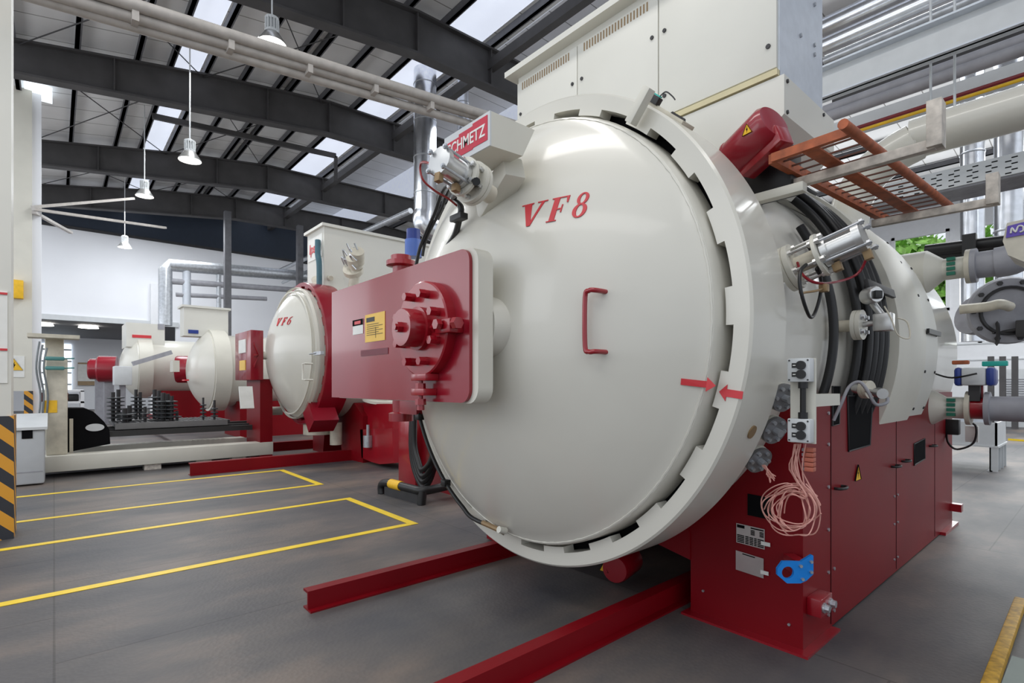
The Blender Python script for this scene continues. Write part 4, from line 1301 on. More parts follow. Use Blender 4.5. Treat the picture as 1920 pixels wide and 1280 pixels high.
# its arm box
a, b = at(441, 640, Y=2.9), at(470, 640, Y=2.9)
ab_x0, ab_x1 = a.x, b.x
zt_, zb_ = at(470, 618, Y=2.9).z, at(470, 712, Y=2.9).z
yb_ = at(494, 640, X=ab_x1).y
abx = BX(ab_x0, ab_x1, 2.9, yb_, zb_, zt_, .01).build('door_arm', RED_S, vf6, label='tall red box in front of the VF6 door')
BX(ab_x0 + .35, ab_x1 - .3, 2.88, 2.9, zb_ + .55, zb_ + .82).build('notice', PAPER, abx, 0)
BX(ab_x0 + .4, ab_x1 - .35, 2.885, 2.9, zb_ + .2, zb_ + .4).build('notice', YPAPER, abx, 0)
m = MB()
yc, zc = yb_ - .1, (zt_ + zb_) / 2
for dz in (-.22, 0, .22): m.prism([(ab_x1, yc, zc), (ab_x1, max(2.95, yc - .42), zc + dz - .025), (ab_x1, max(2.95, yc - .42), zc + dz + .025)], (.06, 0, 0))
m.build('rib', RED, abx, 0)
m = MB(); m.cyl((ab_x1 - .1, yb_, zc), (ab_x1 - .1, yb_ + .5, zc), .08, n=14); m.build('arm_pin', CREAM_M, abx)
BX(ab_x0 + .1, ab_x1 - .1, 3.1, yb_ + .2, 0, zb_ + .02).build('arm_post', RED_P, vf6, 0)
m = MB(); q = at(462, 745, Y=2.8); m.box(-.12, .12, -.02, .02, -.22, .22, 0, frame(q, (.3, 0, -1))); m.build('hanging_card', PAPER, vf6, 0)
# cabinet with the maker's plate
cb = thing('transformer_cabinet', 'cream cabinet with a red lettered plate on top of the VF6 furnace', 'cabinet', (-11.2, 4.2, 3.3))
BX(-11.66, -10.72, 4.2, 7.8, 3.25, 4.78).build('body', CABI, cb, 0)
BX(-11.72, -10.66, 4.14, 7.86, 4.78, 4.84).build('lid', CABI, cb, 0)
BX(-11.6, -10.8, 4.19, 4.2, 4.18, 4.66).build('maker_plate', PAPER, cb, 0)
text_mb('Ipsen', .20, T(-11.2, 4.185, 4.42) @ MY, bold=.006, shear=.1, ext=.002, width=.62).build('plate_lettering', RED_D, cb, 0, label='red letters Ipsen')
tag(MB().tube([(-10.85, 4.12, 4.5), (-10.8, 4.1, 4.2), (-10.72, 4.1, 3.95), (-10.72, 4.1, 3.25)], .06, 8).build('drop_conduit', mat('teal_grey_conduit', (.05, .14, .18), .4), None, 60), 'dark teal conduit running down the corner of the lettered cabinet', 'conduit')
# blue filter
q = at(775, 458, Y=5.2)
t = thing('air_filter', 'blue cylindrical filter between the red arm and the furnace hoses', 'filter', q)
MB().cyl(q + Vector((0, 0, -.25)), q + Vector((0, 0, .08)), .16, n=18).build('filter_bowl', mat('blue_bowl', (.08, .16, .5), .35), t)
MB().cyl(q + Vector((0, 0, .08)), q + Vector((0, 0, .28)), .13, n=18).build('filter_head', NAVY, t)
MB().tube([q + Vector((-.2, 0, -.2)), q + Vector((-.24, 0, .1)), q + Vector((-.1, 0, .25))], .03, 8).build('filter_pipe', NAVY, t, 60)


# ------------------------------------------------------------ farther furnaces
def far_furnace(X, Y, Z, R, L, lb, ringmat, boxes):
    t = thing('vacuum_furnace', lb, 'furnace', (X, Y, 0))
    m = MB(); simple_dome(m, X, Z, R * .97, Y, R * .42, 48); dd = m.build('door', CREAM, t, 35)
    m = MB(); m.lathe([(R * .98, Y + .05), (R * 1.05, Y + .05), (R * 1.05, Y + .45), (R * .9, Y + .45)], (X, 0, Z), (0, 1, 0), 48); m.build('locking_ring', ringmat, t, 35)
    m = MB(); m.lathe([(R * .9, Y + .4), (R * .93, Y + .4), (R * .93, Y + L), (R * .6, Y + L + .5), (0, Y + L + .6)], (X, 0, Z), (0, 1, 0), 48); m.build('shell', CREAM, t, 35)
    m = MB(); m.box(X - R * .8, X + R * .8, Y + .7, Y + L, 0, Z - R * .8); m.build('base', RED_P, t, 0)
    return t, dd
c3 = at(418, 695, Y=4.0)
f3, d3 = far_furnace(-17.3, 3.3, 1.93, 1.12, 3.6, 'cream domed furnace behind the spiral fixtures, third in the row', CREAM_M, None)
BX(-17.9, -17.4, 2.52, 2.68, 1.88, 2.2).build('door_plate', CREAM_M, d3, 0)
m = MB(); q = at(402, 650, Y=4.0)
m.box(-16.9, -16.5, 2.66, 2.76, 1.62, 1.66); m.build('arrow_mark', RED_D, d3, 0)
# upper box of third
t = thing('transformer_cabinet', 'plain cream cabinet on the third furnace, beside the silver elbow pipe', 'cabinet', (-17.5, 4.6, 3))
Xc = -17.2
a, b = at(345, 600, X=Xc), at(428, 600, X=Xc); zt3 = at(345, 575, X=Xc).z
BX(Xc - .6, Xc, a.y, b.y, 2.9, zt3).build('body', CABI, t, 0)
BX(Xc - .66, Xc + .06, a.y - .06, b.y + .06, zt3, zt3 + .06).build('lid', CABI, t, 0)
BX(Xc, Xc + .03, a.y + .1, a.y + .35, 2.97, 3.07).build('badge', NAVY, t, 0)
f4, d4 = far_furnace(-22.9, 2.15, 2.15, 1.06, 5.5, 'fourth furnace in the row, with a red drum on its side', CREAM_M, None)
m = MB(); q = at(330, 692, X=-21.4)
m.lathe([(0, 0), (.44, 0), (.47, .05), (.47, .5), (0, .55)], q, (.3, 1, 0), 32); m.build('side_drum', RED_S, f4)
m = MB(); m.beam(at(248, 682, X=-21.0), at(322, 660, X=-21.0), .14, .14); m.build('swing_arm', GREYP, f4, 0)
t = thing('transformer_cabinet', 'cream cabinet with a small red plate on the fourth furnace', 'cabinet', (-23.2, 4.0, 3.4))
a, b = at(237, 640, Y=3.3), at(308, 640, Y=3.3)
z0_, z1_ = at(270, 640, X=-22.3).z, at(270, 606, X=-22.3).z
ya_, yb__ = at(237, 620, X=-22.3).y, at(309, 620, X=-22.3).y
BX(-23.9, -22.3, ya_, yb__, z0_ - .2, z1_).build('body', CABI, t, 0)
BX(-22.3, -22.28, yb__ - .95, yb__ - .4, z0_ + .12, z0_ + .22).build('red_plate', RED_D, t, 0)
BX(-22.3, -22.28, ya_ + .9, ya_ + 1.1, z0_ + .45, z0_ + .65).build('vent', GREYP, t, 0)
for (pa, pb), rr, lb in ((((178, 692), (190, 692)), .42, 'farthest red drum in the row of furnaces'), (((195, 692), (212, 692)), .50, 'red drum just behind the grey control box')):
    a = at(*pa, X=-27.5 if rr < .45 else -25.5)
    t = thing('red_drum', lb, 'drum', (a.x, a.y, 0))
    MB().lathe([(0, 0), (rr - .05, 0), (rr, .05), (rr, .6), (0, .65)], a + Vector((0, -.2, 0)), (.2, 1, 0), 28).build('drum_body', RED_S, t)
    BX(a.x - .15, a.x + .1, a.y, a.y + .3, 0, a.z - rr + .03).build('stand', GREYP, t, 0)
# grey control box in front of 4
a, b = at(214, 700, X=-20.5), at(248, 700, X=-20.5)
t = thing('control_box', 'grey control box on a stand in front of the fourth furnace', 'control box', (-20.5, a.y, 0))
BX(-21.1, -20.5, a.y, b.y, at(230, 722, X=-20.5).z, at(230, 686, X=-20.5).z, .02).build('housing', LGREY, t)
BX(-20.9, -20.7, (a.y + b.y) / 2 - .08, (a.y + b.y) / 2 + .08, 0, at(230, 722, X=-20.5).z).build('stand', GREYP, t, 0)

# ------------------------------------------------------------ loader in front of VF6
ld = thing('furnace_loader', 'cream furnace loading truck with upright mast, black lifting head and long floor beams', 'loader', (-11.3, 1.5, 0))
m = MB(); m.box(-11.55, -11.2, -.25, 3.35, .10, .36, .015); m.build('near_beam', CREAM_M, ld)
a, b = at(110, 850, Z=.3), at(475, 832, Z=.3)
BX(-12.6, -12.3, -.25, 3.1, .10, .38, .015).build('far_beam', CREAM_M, ld)
BX(-12.3, -11.56, -.3, 3.0, .03, .12).build('tray', GREYP, ld, 0)
m = MB()
for y in (1.2, 2.0, 2.6): m.box(-11.5, -11.25, y, y + .25, 0, .10)
m.build('wedge', WORN, ld, 0)
a, b = at(86, 800, X=-11.35), at(127, 800, X=-11.35)
zt = at(100, 672, X=-11.35).z
mast = BX(-11.7, -11.35, a.y, b.y, .36, zt, .02).build('mast', CREAM_O, ld)
a2, b2 = at(84, 640, X=-11.8), at(120, 640, X=-11.8)
BX(-12.1, -11.8, a2.y, b2.y, .4, at(100, 630, X=-11.8).z, .02).build('mast', CREAM_O, ld)
q = at(95, 762, X=-11.34); BX(-11.35, -11.34, q.y - .08, q.y + .08, q.z - .1, q.z + .1).build('notice', YEL, ld, 0)
m = MB(); q = at(75, 630, X=-11.6); m.box(q.x - .2, q.x + .2, q.y - .15, q.y + .5, q.z - .03, q.z + .03); m.build('top_plate', CREAM_O, ld, 0)
for zz in (672, 690):
    q = at(100, zz, X=-11.2); MB().box(q.x - .06, q.x + .06, q.y - .10, q.y + .14, q.z - .03, q.z + .03, .02).tube([q + Vector((0, .12, 0)), q + Vector((.02, .26, .01))], .012, 6).build('manual_valve', mat('valve_teal', (.08, .25, .24), .4) if zz == 672 else bpy.data.materials['valve_teal'], ld)
m = MB()
for k, (px0_, px1_) in enumerate(((66, 90), (72, 96), (80, 104))):
    m.tube([at(px0_ + 8, 640 + 6 * k, X=-11.3), at(px0_ + 2, 690, X=-11.25), at(px0_ + 10, 740, X=-11.3), at(px0_ + 6, 790, X=-11.35)], .014, 6)
m.build('hose', mat('grey_hose', (.2, .22, .23), .5), ld, 60)
# black lifting head
m = MB()
hp_ = [at(*p, X=-11.7) for p in ((127, 765), (158, 765), (176, 772), (195, 790), (205, 805), (207, 832), (140, 845), (127, 848))]
m.prism(hp_, (-.5, 0, 0)); hd = m.build('lifting_head', BLACKM, ld, 0)
q = at(178, 801, X=-11.69)
m = MB(); m.prism([(q.x, q.y + .13 * math.cos(k * PI / 12), q.z + .065 * math.sin(k * PI / 12)) for k in range(24)], (.02, 0, 0)); o = m.build('light_oval', LGREY, hd)
BX(-11.7, -11.6, at(130, 800, X=-11.65).y, at(137, 800, X=-11.65).y, at(130, 850, X=-11.65).z, at(130, 785, X=-11.65).z).build('guide_bar', CREAM_O, hd, 0)
# forks
for k, xx in enumerate((-11.75, -12.0, -12.5)):
    ya = at(207, 815, X=xx).y
    BX(xx - .08, xx + .0, ya - .3, 3.45, .58 + .02 * k, .68 + .02 * k).build('fork_bar', mat('dull_fork_steel', (.05, .05, .05), .45, .5) if k == 0 else bpy.data.materials['dull_fork_steel'], ld, 0)
# charge grid with spiral fixtures
cg = thing('charge_grid', 'dark slatted charge grid carried on the loader forks', 'grid', (-12.2, 2, .78))
m = MB()
ya, yb = at(215, 790, X=-11.9).y, at(425, 800, X=-11.9).y
for i in range(22):
    y = ya + (yb - ya) * i / 21
    m.box(-13.3, -11.85, y, y + .05, .74, .80)
m.build('slats', DARK, cg, 0)
BX(-11.87, -11.82, ya, yb, .70, .81).build('side_bar', mat('fork_grey', (.2, .2, .2), .5, .4), cg, 0)
def spiral(px, top, X, r, lb, turns=None):
    q = at(px, 790, X=X); zt_ = at(px, top, X=X).z; z0_ = .81
    t = thing('spring_fixture', lb, 'fixture', (X, q.y, z0_), 'dark ribbed fixture columns on the charge grid')
    MB().cyl((X, q.y, z0_), (X, q.y, zt_), r * .32, n=8).build('rod', DARK, t)
    n_ = int((zt_ - z0_ - .1) / .075)
    m = MB()
    for k in range(n_):
        z = z0_ + .05 + k * .075; m.lathe([(r * .3, 0), (r, .01), (r, .028), (r * .3, .038)], (X, q.y, z), (0, 0, 1), 12)
    m.build('discs', mat('charcoal_disc', (.06, .065, .07), .5, .3) if 'charcoal_disc' not in bpy.data.materials else bpy.data.materials['charcoal_disc'], t)
random.seed(3)
FL = 'dark ribbed fixture column standing on the charge grid, %s from the left'
for io, (px, top, X, r) in enumerate(((212, 735, -12.6, .09), (222, 730, -12.9, .09), (234, 765, -12.1, .11), (243, 760, -12.3, .10), (255, 730, -13.0, .08), (263, 735, -13.0, .08),
                      (272, 762, -12.2, .07), (290, 730, -12.9, .10), (298, 732, -12.7, .09), (306, 736, -12.3, .12), (314, 738, -12.5, .12), (322, 742, -12.2, .09), (332, 770, -12.2, .07),
                      (381, 745, -12.0, .05), (402, 750, -11.95, .06))):
    spiral(px, top, X, r * 1.15, FL % ORD[io])
# light grey cabinet
gc = thing('console_cabinet', 'light grey console cabinet beside the striped column at the left edge', 'cabinet', (-10.8, -.3, 0))
a, b = at(22, 900, X=-10.62), at(84, 900, X=-10.62)
zt = at(50, 806, X=-10.62).z
BX(-11.2, -10.62, a.y - .05, b.y, 0.02, zt, .03).build('housing', GREY, gc)
m = MB(); m.prism([(-10.58, a.y - .07, zt), (-10.58, a.y - .07, zt + .04), (-11.25, a.y - .07, zt + .22), (-11.25, a.y - .07, zt)], (0, b.y - a.y + .1, 0)); m.build('sloping_top', LGREY, gc, 0)
q = at(51, 812, X=-10.61); BX(-10.62, -10.61, q.y - .06, q.y + .06, q.z - .08, q.z + .08).build('black_recess', BLACKM, gc, 0)
BX(-10.62, -10.615, a.y, b.y - .02, .20, .215).build('groove', GREYP, gc, 0)

# ------------------------------------------------------------ columns at the left
cl = thing('hall_column', 'near white column at the left edge with black and amber hazard stripes', 'column', (-7.2, -.5, 0))
cbx = at(21, 1000, X=-7.1)
BX(-7.5, -7.1, cbx.y - .42, cbx.y, 1.2, 9.0).build('shaft', CABI, cl, 0)
BX(-7.52, -7.08, cbx.y - .44, cbx.y + .02, 0, 1.2).build('striped_guard', STRIPE, cl, 0)
q = at(6, 650, X=-7.09)
BX(-7.1, -7.09, q.y - .3, q.y + .03, at(5, 718, X=-7.1).z, at(5, 545, X=-7.1).z).build('notice_board', PAPER, cl, 0)
m = MB()
for yy in (550, 655): 
    z = at(5, yy, X=-7.09).z; m.box(-7.09, -7.08, q.y - .3, q.y + .03, z - .01, z + .01)
m.build('red_rule', RED_D, cl, 0)
c2 = thing('hall_column', 'cream column farther back at the left, with warning triangle and yellow switch box', 'column', (-19, -.7, 0))
a, b = at(20, 700, X=-18.6), at(60, 700, X=-18.6)
BX(-19.1, -18.6, a.y, b.y, 1.35, 9.2).build('shaft', CREAM_M, c2, 0)
BX(-19.12, -18.58, a.y + .25, b.y + .02, 0, 1.35).build('striped_guard', STRIPE, c2, 0)
q = at(28, 541, X=-18.5); BX(-18.6, -18.4, q.y - .16, q.y + .16, q.z - .25, q.z + .22, .01).build('switch_box', YEL, c2)
q = at(26, 685, X=-18.58); BX(-18.6, -18.585, q.y - .2, q.y + .2, q.z - .3, q.z + .25).build('sign_board', PAPER, c2, 0)
tri_sign((-18.583, q.y, q.z), (0, 1, 0), (0, 0, 1), (1, 0, 0), .3, c2)
BX(-19.05, -18.7, b.y, b.y + .18, 0, 9.2).build('pilaster', WALLM, c2, 0)
tag(BX(-19.5, -18.7, b.y + .3, b.y + .32, 0, 1.2).build('screen', PAPER, None, 0), 'pale low screen beside the far column', 'screen')
# two long thin poles near the upper left
for (a, b), lb in ((((62, 388), (250, 372)), 'upper thin fan blade bar reaching out from the left column'), (((62, 392), (310, 427)), 'longest thin bar below the dark roof edge at the left'), (((64, 398), (133, 436)), 'short thin bar slanting down from the left column')):
    p, q = at(*a, X=-18.4), at(*b, X=-21.5)
    tag(MB().beam(p, q, .10, .07).build('fan_blade', PIPEW, None, 0), lb, 'fan blade')
# benches and clutter beyond the loader
t = thing('parts_trolley', 'white framed trolley with red and black parts behind the mast', 'trolley', (-20, .3, 0))
a, b = at(55, 780, X=-19.0), at(158, 780, X=-19.0)
m = MB()
for y in (a.y, b.y - .08):
    m.box(-19.1, -19.0, y, y + .08, 0, 1.35); m.box(-20.1, -20.0, y, y + .08, 0, 1.35)
for z in (.45, 1.0 , 1.32):
    m.box(-20.1, -19.0, a.y, b.y, z, z + .05)
m.build('frame', WHITE, t, 0)
for i, (x, s, mt) in enumerate(((.15, .25, RED), (.4, .2, BLACK), (.6, .25, ORANGE), (.8, .2, BLACK))):
    tag(BX(-19.7, -19.3, a.y + (b.y - a.y) * x - .12, a.y + (b.y - a.y) * x + .12, 1.05, 1.05 + s, .03).build('parts_bin', mt), ['small red bin on the white trolley', 'small black bin left on the white trolley', 'rust orange bin on the white trolley', 'black bin at the right end of the white trolley'][i], 'bin')
tag(BX(-24, -19.8, 2.9, 3.4, .0, .35).build('far_rail', RED, None, 0), 'red low beam on the floor behind the charge grid', 'rail')
tag(BX(-22, -15.5, 2.3, 2.42, .35, .55).build('far_beam', RED_P, None, 0), 'long red low beam behind the spiral fixtures', 'rail')

# ------------------------------------------------------------ pendant lamps
def lamp(px, py, wpx, lb, D=.46):
    w_ = D * F_PX / wpx
    q_, v_ = (px - 960) / F_PX, (HORIZON - py) / F_PX
    c, s = math.cos(ANG), math.sin(ANG)
    p = Vector((w_ * (q_ * c - s), w_ * (q_ * s + c), CAM_H + w_ * v_))
    r = D / 2
    t = thing('pendant_lamp', lb, 'lamp', p, 'bell pendant lamps in a row')
    m = MB(); m.lathe([(r, 0), (r * .98, .03), (r * .72, .12), (r * .52, .19), (r * .45, .20)], p, (0, 0, 1), 32); m.build('reflector', ALU, t)
    m = MB(); m.lathe([(0, .005), (r * .9, .005), (r * .9, .015), (0, .015)], p, (0, 0, 1), 32); m.build('diffuser', GLOW, t)
    m = MB(); m.lathe([(0, .20), (r * .46, .20), (r * .46, .24), (r * .3, .245), (r * .3, .40), (r * .46, .41), (r * .48, .45), (r * .3, .47), (0, .47)], p, (0, 0, 1), 24)
    for k in range(14):
        a = 2 * PI * k / 14; m.box(r * .28, r * .5, -.008, .008, .22, .44, 0, T(*p) @ Matrix.Rotation(a, 4, 'Z'))
    m.build('heat_sink', LGREY, t)
    zt = roofz(p.y) - .02
    m = MB(); m.cyl(p + Vector((0, 0, .46)), (p.x, p.y, zt), .014, n=8); m.build('suspension_rod', LGREY, t)
    d = bpy.data.lights.new('lamp_light', 'SPOT'); d.energy = 110; d.spot_size = 2.0; d.spot_blend = .6; d.shadow_soft_size = .18; d.color = (1, .96, .9)
    o = bpy.data.objects.new('lamp_light', d); COL.objects.link(o); o.location = p + Vector((0, 0, -.04))
lamp(510, 83, 50, 'nearest bell pendant lamp, in front of the grey pipes')
lamp(356, 301, 38, 'second nearest bell pendant lamp, hanging from a long rod')
lamp(271, 368, 29, 'third bell pendant lamp, against the dark roof beam')
lamp(234, 464, 22, 'farthest bell pendant lamp, in front of the white end wall')

# ------------------------------------------------------------ overhead pipes
XP = -6.5
for k, (pa, pb, r, lb) in enumerate((((254, 10), (900, 212), .062, 'topmost of the three grey pipes crossing the upper left')
                                     , ((150, 4), (890, 217), .058, 'middle of the three grey pipes crossing the upper left')
                                     , ((90, 2), (885, 234), .058, 'lowest of the three grey pipes crossing the upper left'))):
    X = XP - .08 * k
    p, q = at(*pa, X=X), at(*pb, X=X)
    d = (q - p).normalized()
    tag(MB().cyl(p - d * 3, q + d * 4, r, n=16).build('overhead_pipe', PIPEW), lb, 'pipe', 'three grey overhead pipes')
for i in range(6):
    p, q = at(254, 10, X=XP), at(900, 212, X=XP)
    c = p.lerp(q, i / 5)
    t = BX(c.x - .19, c.x + .02, c.y - .03, c.y + .03, c.z - .16, c.z - .03).build('pipe_saddle', PIPEW, None, 0)
    tag(t, 'small saddle clamp on the three grey pipes, %s from the left' % ORD[i], 'clamp', 'clamps on the grey pipes')
# silver ducts behind
def duct(px, wpx, ytop, ybot, X, lb, elbow=None):
    c = at(px, (ytop + ybot) / 2, X=X)
    w_ = c.xy.length
    ww = -c.x * math.sin(ANG) + c.y * math.cos(ANG)
    r = wpx / F_PX * ww / 2
    z0, z1 = at(px, ybot, X=X).z, at(px, ytop, X=X).z
    t = thing('silver_duct', lb, 'duct', (c.x, c.y, z0))
    m = MB(); m.cyl((c.x, c.y, z0), (c.x, c.y, z1), r, n=28); m.build('pipe', CHROME, t)
    n = max(2, int((z1 - z0) / .9))
    for i in range(n):
        z = z0 + (z1 - z0) * (i + .5) / n
        m = MB(); m.lathe([(r, 0), (r + .012, .01), (r + .012, .03), (r, .04)], (c.x, c.y, z), (0, 0, 1), 28); m.build('seam_band', STEEL, t)
    if elbow:
        MB().tube([Vector((c.x, c.y, z0 + .05)), Vector((c.x, c.y, z0 - r)), Vector((c.x, c.y, z0 - r * 1.2)) + Vector(elbow) * .5, Vector((c.x, c.y, z0 - r * 1.6)) + Vector(elbow)], r, 20).build('elbow', CHROME, t, 60)
    return t
duct(797, 42, 60, 400, -13.0, 'shiny silver duct dropping behind the grey pipes to the left of the sign', (.2, 1.0, -.3))
duct(868, 21, 60, 330, -13.5, 'slim silver duct just left of the cream cabinet')
def pipe(pts, r, mt, name, lb, cat='pipe', n=14, smooth=False, group=None):
    return tag(MB().tube(pts, r, n, smooth=smooth).build(name, mt, None, 60), lb, cat, group)
# pipe rack on the end wall
for k, (pts, r, mt, lb) in enumerate((
        ([(310, 610), (310, 505), (318, 497), (575, 518)], .32, STEEL, 'big silver elbow pipe in front of the white end wall'),
        ([(350, 610), (350, 508)], .2, ZINC, 'pale upright pipe under the big silver elbow pipe'),
        ([(320, 527), (575, 545)], .16, GREYP, 'grey level pipe below the big silver elbow pipe'),
        ([(410, 510), (410, 590)], .12, STEEL, 'slim silver drop pipe right of the elbow pipe'),
        ([(330, 552), (500, 560)], .12, GREYP, 'lowest grey level pipe before the end wall'))):
    P = [at(*p, X=-24.5) for p in pts]
    pipe(P, r * .75, mt, 'wall_pipe', lb)
for k, (a, b) in enumerate((((513, 512), (770, 395)), ((530, 530), (640, 480)), ((540, 545), (700, 470)))):
    p, q = at(*a, Y=8.6), at(*b, Y=8.6)
    pipe([p, q], .07 + .02 * (k == 0), STEEL, 'branch_pipe', ['long silver branch pipe rising behind the lettered cabinet', 'upper thin branch pipe left of the lettered cabinet', 'lower thin branch pipe left of the lettered cabinet'][k])
q = at(640, 452, Y=8.6)
tag(MB().cyl((q.x, 8.6, 0), (q.x, 8.6, q.z), .08, n=10).build('pipe_post', STEEL), 'slim post carrying the long silver branch pipe', 'post')
for a in (425, 560):
    p = at(a, 410, X=-24)
    tag(BX(p.x, p.x + .25, p.y - .12, p.y + .12, 0, 8.6).build('slim_column', PURL, None, 0), 'slim grey steel column before the end wall, %s the silver pipes' % ('crossing' if a == 425 else 'right of'), 'column')
tag(BX(-29.5, -29.2, at(283, 550, X=-29.2).y, at(298, 550, X=-29.2).y, 0, 6.2).build('wall_pilaster', WHITE, None, 0), 'white narrow box column beside the big silver elbow pipe', 'column')

# ------------------------------------------------------------ right hand side services
def bline(px, py, qx, Y, dz=0):
    """level line running parallel to the front of the furnace, through one measured point"""
    p = at(px, py, Y=Y); q = at(qx, py, Y=Y); q.z = p.z
    return p, q
# white I beam
p, q = bline(1700, 105, 1990, 6.6); p0_ = at(1500, 100, Y=6.6)
t = thing('steel_crossbeam', 'pale grey steel I beam crossing the upper right above the pipes', 'beam', (p.x, 6.6, p.z))
m = MB(); m.box(p0_.x, 3, 6.5, 6.53, p.z - .17, p.z + .13); m.build('web', LGREY, t, 0)
m = MB(); m.box(p0_.x, 3, 6.40, 6.66, p.z + .13, p.z + .15); m.build('top_flange', ZINC, t, 0)
m = MB(); m.box(p0_.x, 3, 6.46, 6.60, p.z - .17, p.z - .155); m.build('bottom_flange', ZINC, t, 0)
specs = [  # px,py at px, Y, r, material, label
    (1700, 152, 7.6, .060, GREYP, 'upper of two grey lagged pipes below the pale crossbeam'),
    (1700, 168, 7.6, .070, GREYP, 'lower of two grey lagged pipes below the pale crossbeam'),
    (1700, 210, 7.4, .022, mat('dark_red_pipe', (.18, .01, .015), .4), 'thin dark red pipe above the large cream pipe'),
    (1700, 217, 7.2, .018, YEL, 'thin yellow gas pipe above the large cream pipe'),
    (1700, 20, 8.2, .12, CHROME, 'lower silver pipe in the upper right corner'),
    (1700, 50, 8.0, .05, STEEL, 'thin silver pipe below the silver pipes at the upper right'),
    (1640, 10, 8.8, .15, CHROME, 'upper silver pipe in the upper right corner'),
    (1620, 36, 9.0, .12, PIPEW, 'pale pipe behind the silver pipes at the upper right')]
for px, py, Y, r, mt, lb in specs:
    p = at(px, py, Y=Y); xa = at(1545, py, Y=Y).x
    pipe([(xa, Y, p.z), (2.5, Y, p.z)], r, mt, 'overhead_pipe', lb)
p = at(1700, 197, Y=8.2)
tag(BX(at(1560, 200, Y=8.2).x, 2.5, 8.2, 8.5, p.z - .06, p.z + .08).build('cable_duct', LGREY, None, 0), 'pale grey closed cable duct above the dark red pipe', 'duct')
tag(BX(at(1560, 200, Y=9.2).x, 2.5, 9.2, 9.5, at(1700, 140, Y=9.2).z - .06, at(1700, 140, Y=9.2).z + .05).build('service_beam', BEAM, None, 0), 'dark beam between the grey lagged pipes and the cable duct', 'beam')
# large cream pipe with rounded end going into the furnace rear
p = at(1800, 236, Y=5.6)
r_ = .15
pc = thing('cream_pipe', 'large cream pipe entering from the right above the orange rack', 'pipe', p)
xe = at(1665, 250, Y=5.6).x
m = MB(); m.tube([(2.2, 5.6, p.z), (xe + .50, 5.6, p.z), (xe + .20, 5.6, p.z - .03), (xe - .09, 5.6, p.z - .16), (xe - .27, 5.6, p.z - .40), (xe - .32, 5.6, p.z - .70)], .165, 28); m.build('pipe', CREAM, pc, 60)
# vertical chrome ducts at right
duct(1823, 36, -60, 640, at(1823, 300, Y=12.5).x, 'left of the two tall silver ducts before the far windows')
duct(1891, 42, -60, 600, at(1891, 300, Y=12.0).x, 'right of the two tall silver ducts before the far windows')

# orange rack in the frame of worn white square bars
rk = thing('orange_rack', 'rust orange slatted metal rack resting on two worn white bars', 'rack', (-.9, 4, 3))
ZR = 2.72
Pk = {k: at(*v, Z=ZR) for k, v in dict(a=(1448, 297), b=(1597, 245), c=(1785, 390), d=(1662, 412)).items()}
O, U, V = Pk['a'], Pk['b'] - Pk['a'], Pk['d'] - Pk['a']
Vc = Pk['c'] - Pk['b']
def rp(u, v): return O + U * u + (V * (1 - u) + Vc * u) * v
m = MB(); m.beam(rp(0, 0), rp(1, 0), .03, .045); m.beam(rp(0, 1), rp(1, 1), .03, .045); m.beam(rp(0, 0), rp(0, 1), .04, .05); m.build('rack_frame', ORANGE, rk, 0)
m = MB(); m.beam(rp(.5, 0) + Vector((0, 0, -.02)), rp(.52, 1) + Vector((0, 0, -.02)), .075, .01); m.build('rack_rib', ORANGE, rk, 0)
m = MB(); m.tube([rp(1, -.06), rp(1, 1)], .024, 12, smooth=False); m.build('rack_tube', ORANGE, rk, 60)
SLAT = mat('shaded_rust_slat', (.10, .035, .02), .7, var=.3)  # rust brown darkened, the shadow on the slats is put into the colour
for i in range(17):
    v = .05 + i * .90 / 16
    m = MB(); m.beam(rp(0, v), rp(1, v), .008, .008); m.build('slat', SLAT, rk, 0)
for (a, b, hh_), lb in ((((1430, 362), (1755, 270), .20), 'upper worn white square bar crossing under the orange rack'), (((1635, 420), (1862, 378), .17), 'lower worn white square bar under the outer end of the orange rack')):
    p, q = at(*a, Z=ZR - .07), at(*b, Z=ZR - .07)
    t = thing('support_bar', lb, 'bar', p)
    m = MB(); m.beam(p, q, .045, .05, .004); m.build('bar', WORN, t)
    m = MB(); m.box(-.03, .03, -.045, .045, -.02, hh_, .003, frame(q, (0, 0, 1))); m.build('upright', WORN, t)
p = at(1440, 350, Y=2.95)
tag(BX(p.x - .1, p.x + .16, 3.0, 3.06, p.z - .05, p.z + .0, .004).build('stub_arm', CREAM_M), 'cream stub arm joined to the white bar below the red motor cover', 'bar')
# black box put in for the shade of the recess below motor cover
q = at(1440, 315, Y=3.12)
m = MB(); random.seed(9)
m.box(q.x - .18, q.x + .12, 3.14, 3.3, q.z - .15, q.z + .12, .02)
tag(m.build('recess_shade', BLACK), 'black box standing in for the dark recess below the glossy red cover', 'recess')

# perforated cable tray
tr = thing('cable_tray', 'grey perforated cable tray with ribbed underside at right', 'tray', at(1800, 340, Y=5.5))
Y_ = 7.8
zt_, zm, zb_ = at(1800, 315, Y=Y_).z, at(1800, 348, Y=Y_).z, at(1800, 348, Y=Y_).z
xa = at(1600, 350, Y=Y_).x
m = MB()
m.box(xa, 2.5, Y_, Y_ + .02, zm, zt_ + .02)
m.build('side_wall', LGREY, tr, 0)
m = MB()
i = 0
x = xa
while x < 2.2:
    for k, zz in enumerate((.1, .26, .42, .58, .74, .9)):
        z = zm + (zt_ - zm) * zz
        m.box(x + (.05 if k % 2 else 0), x + .05 + (.05 if k % 2 else 0), Y_ - .003, Y_, z - .006, z + .006)
    x += .16
m.build('perforation', BLACKM, tr, 0)
m = MB()
for k in range(9): m.cyl((xa, Y_ + .05 + k * .06, zm - .0), (2.4, Y_ + .05 + k * .06, zm - .0), .026, n=8)
m.build('cables', GREYP, tr)

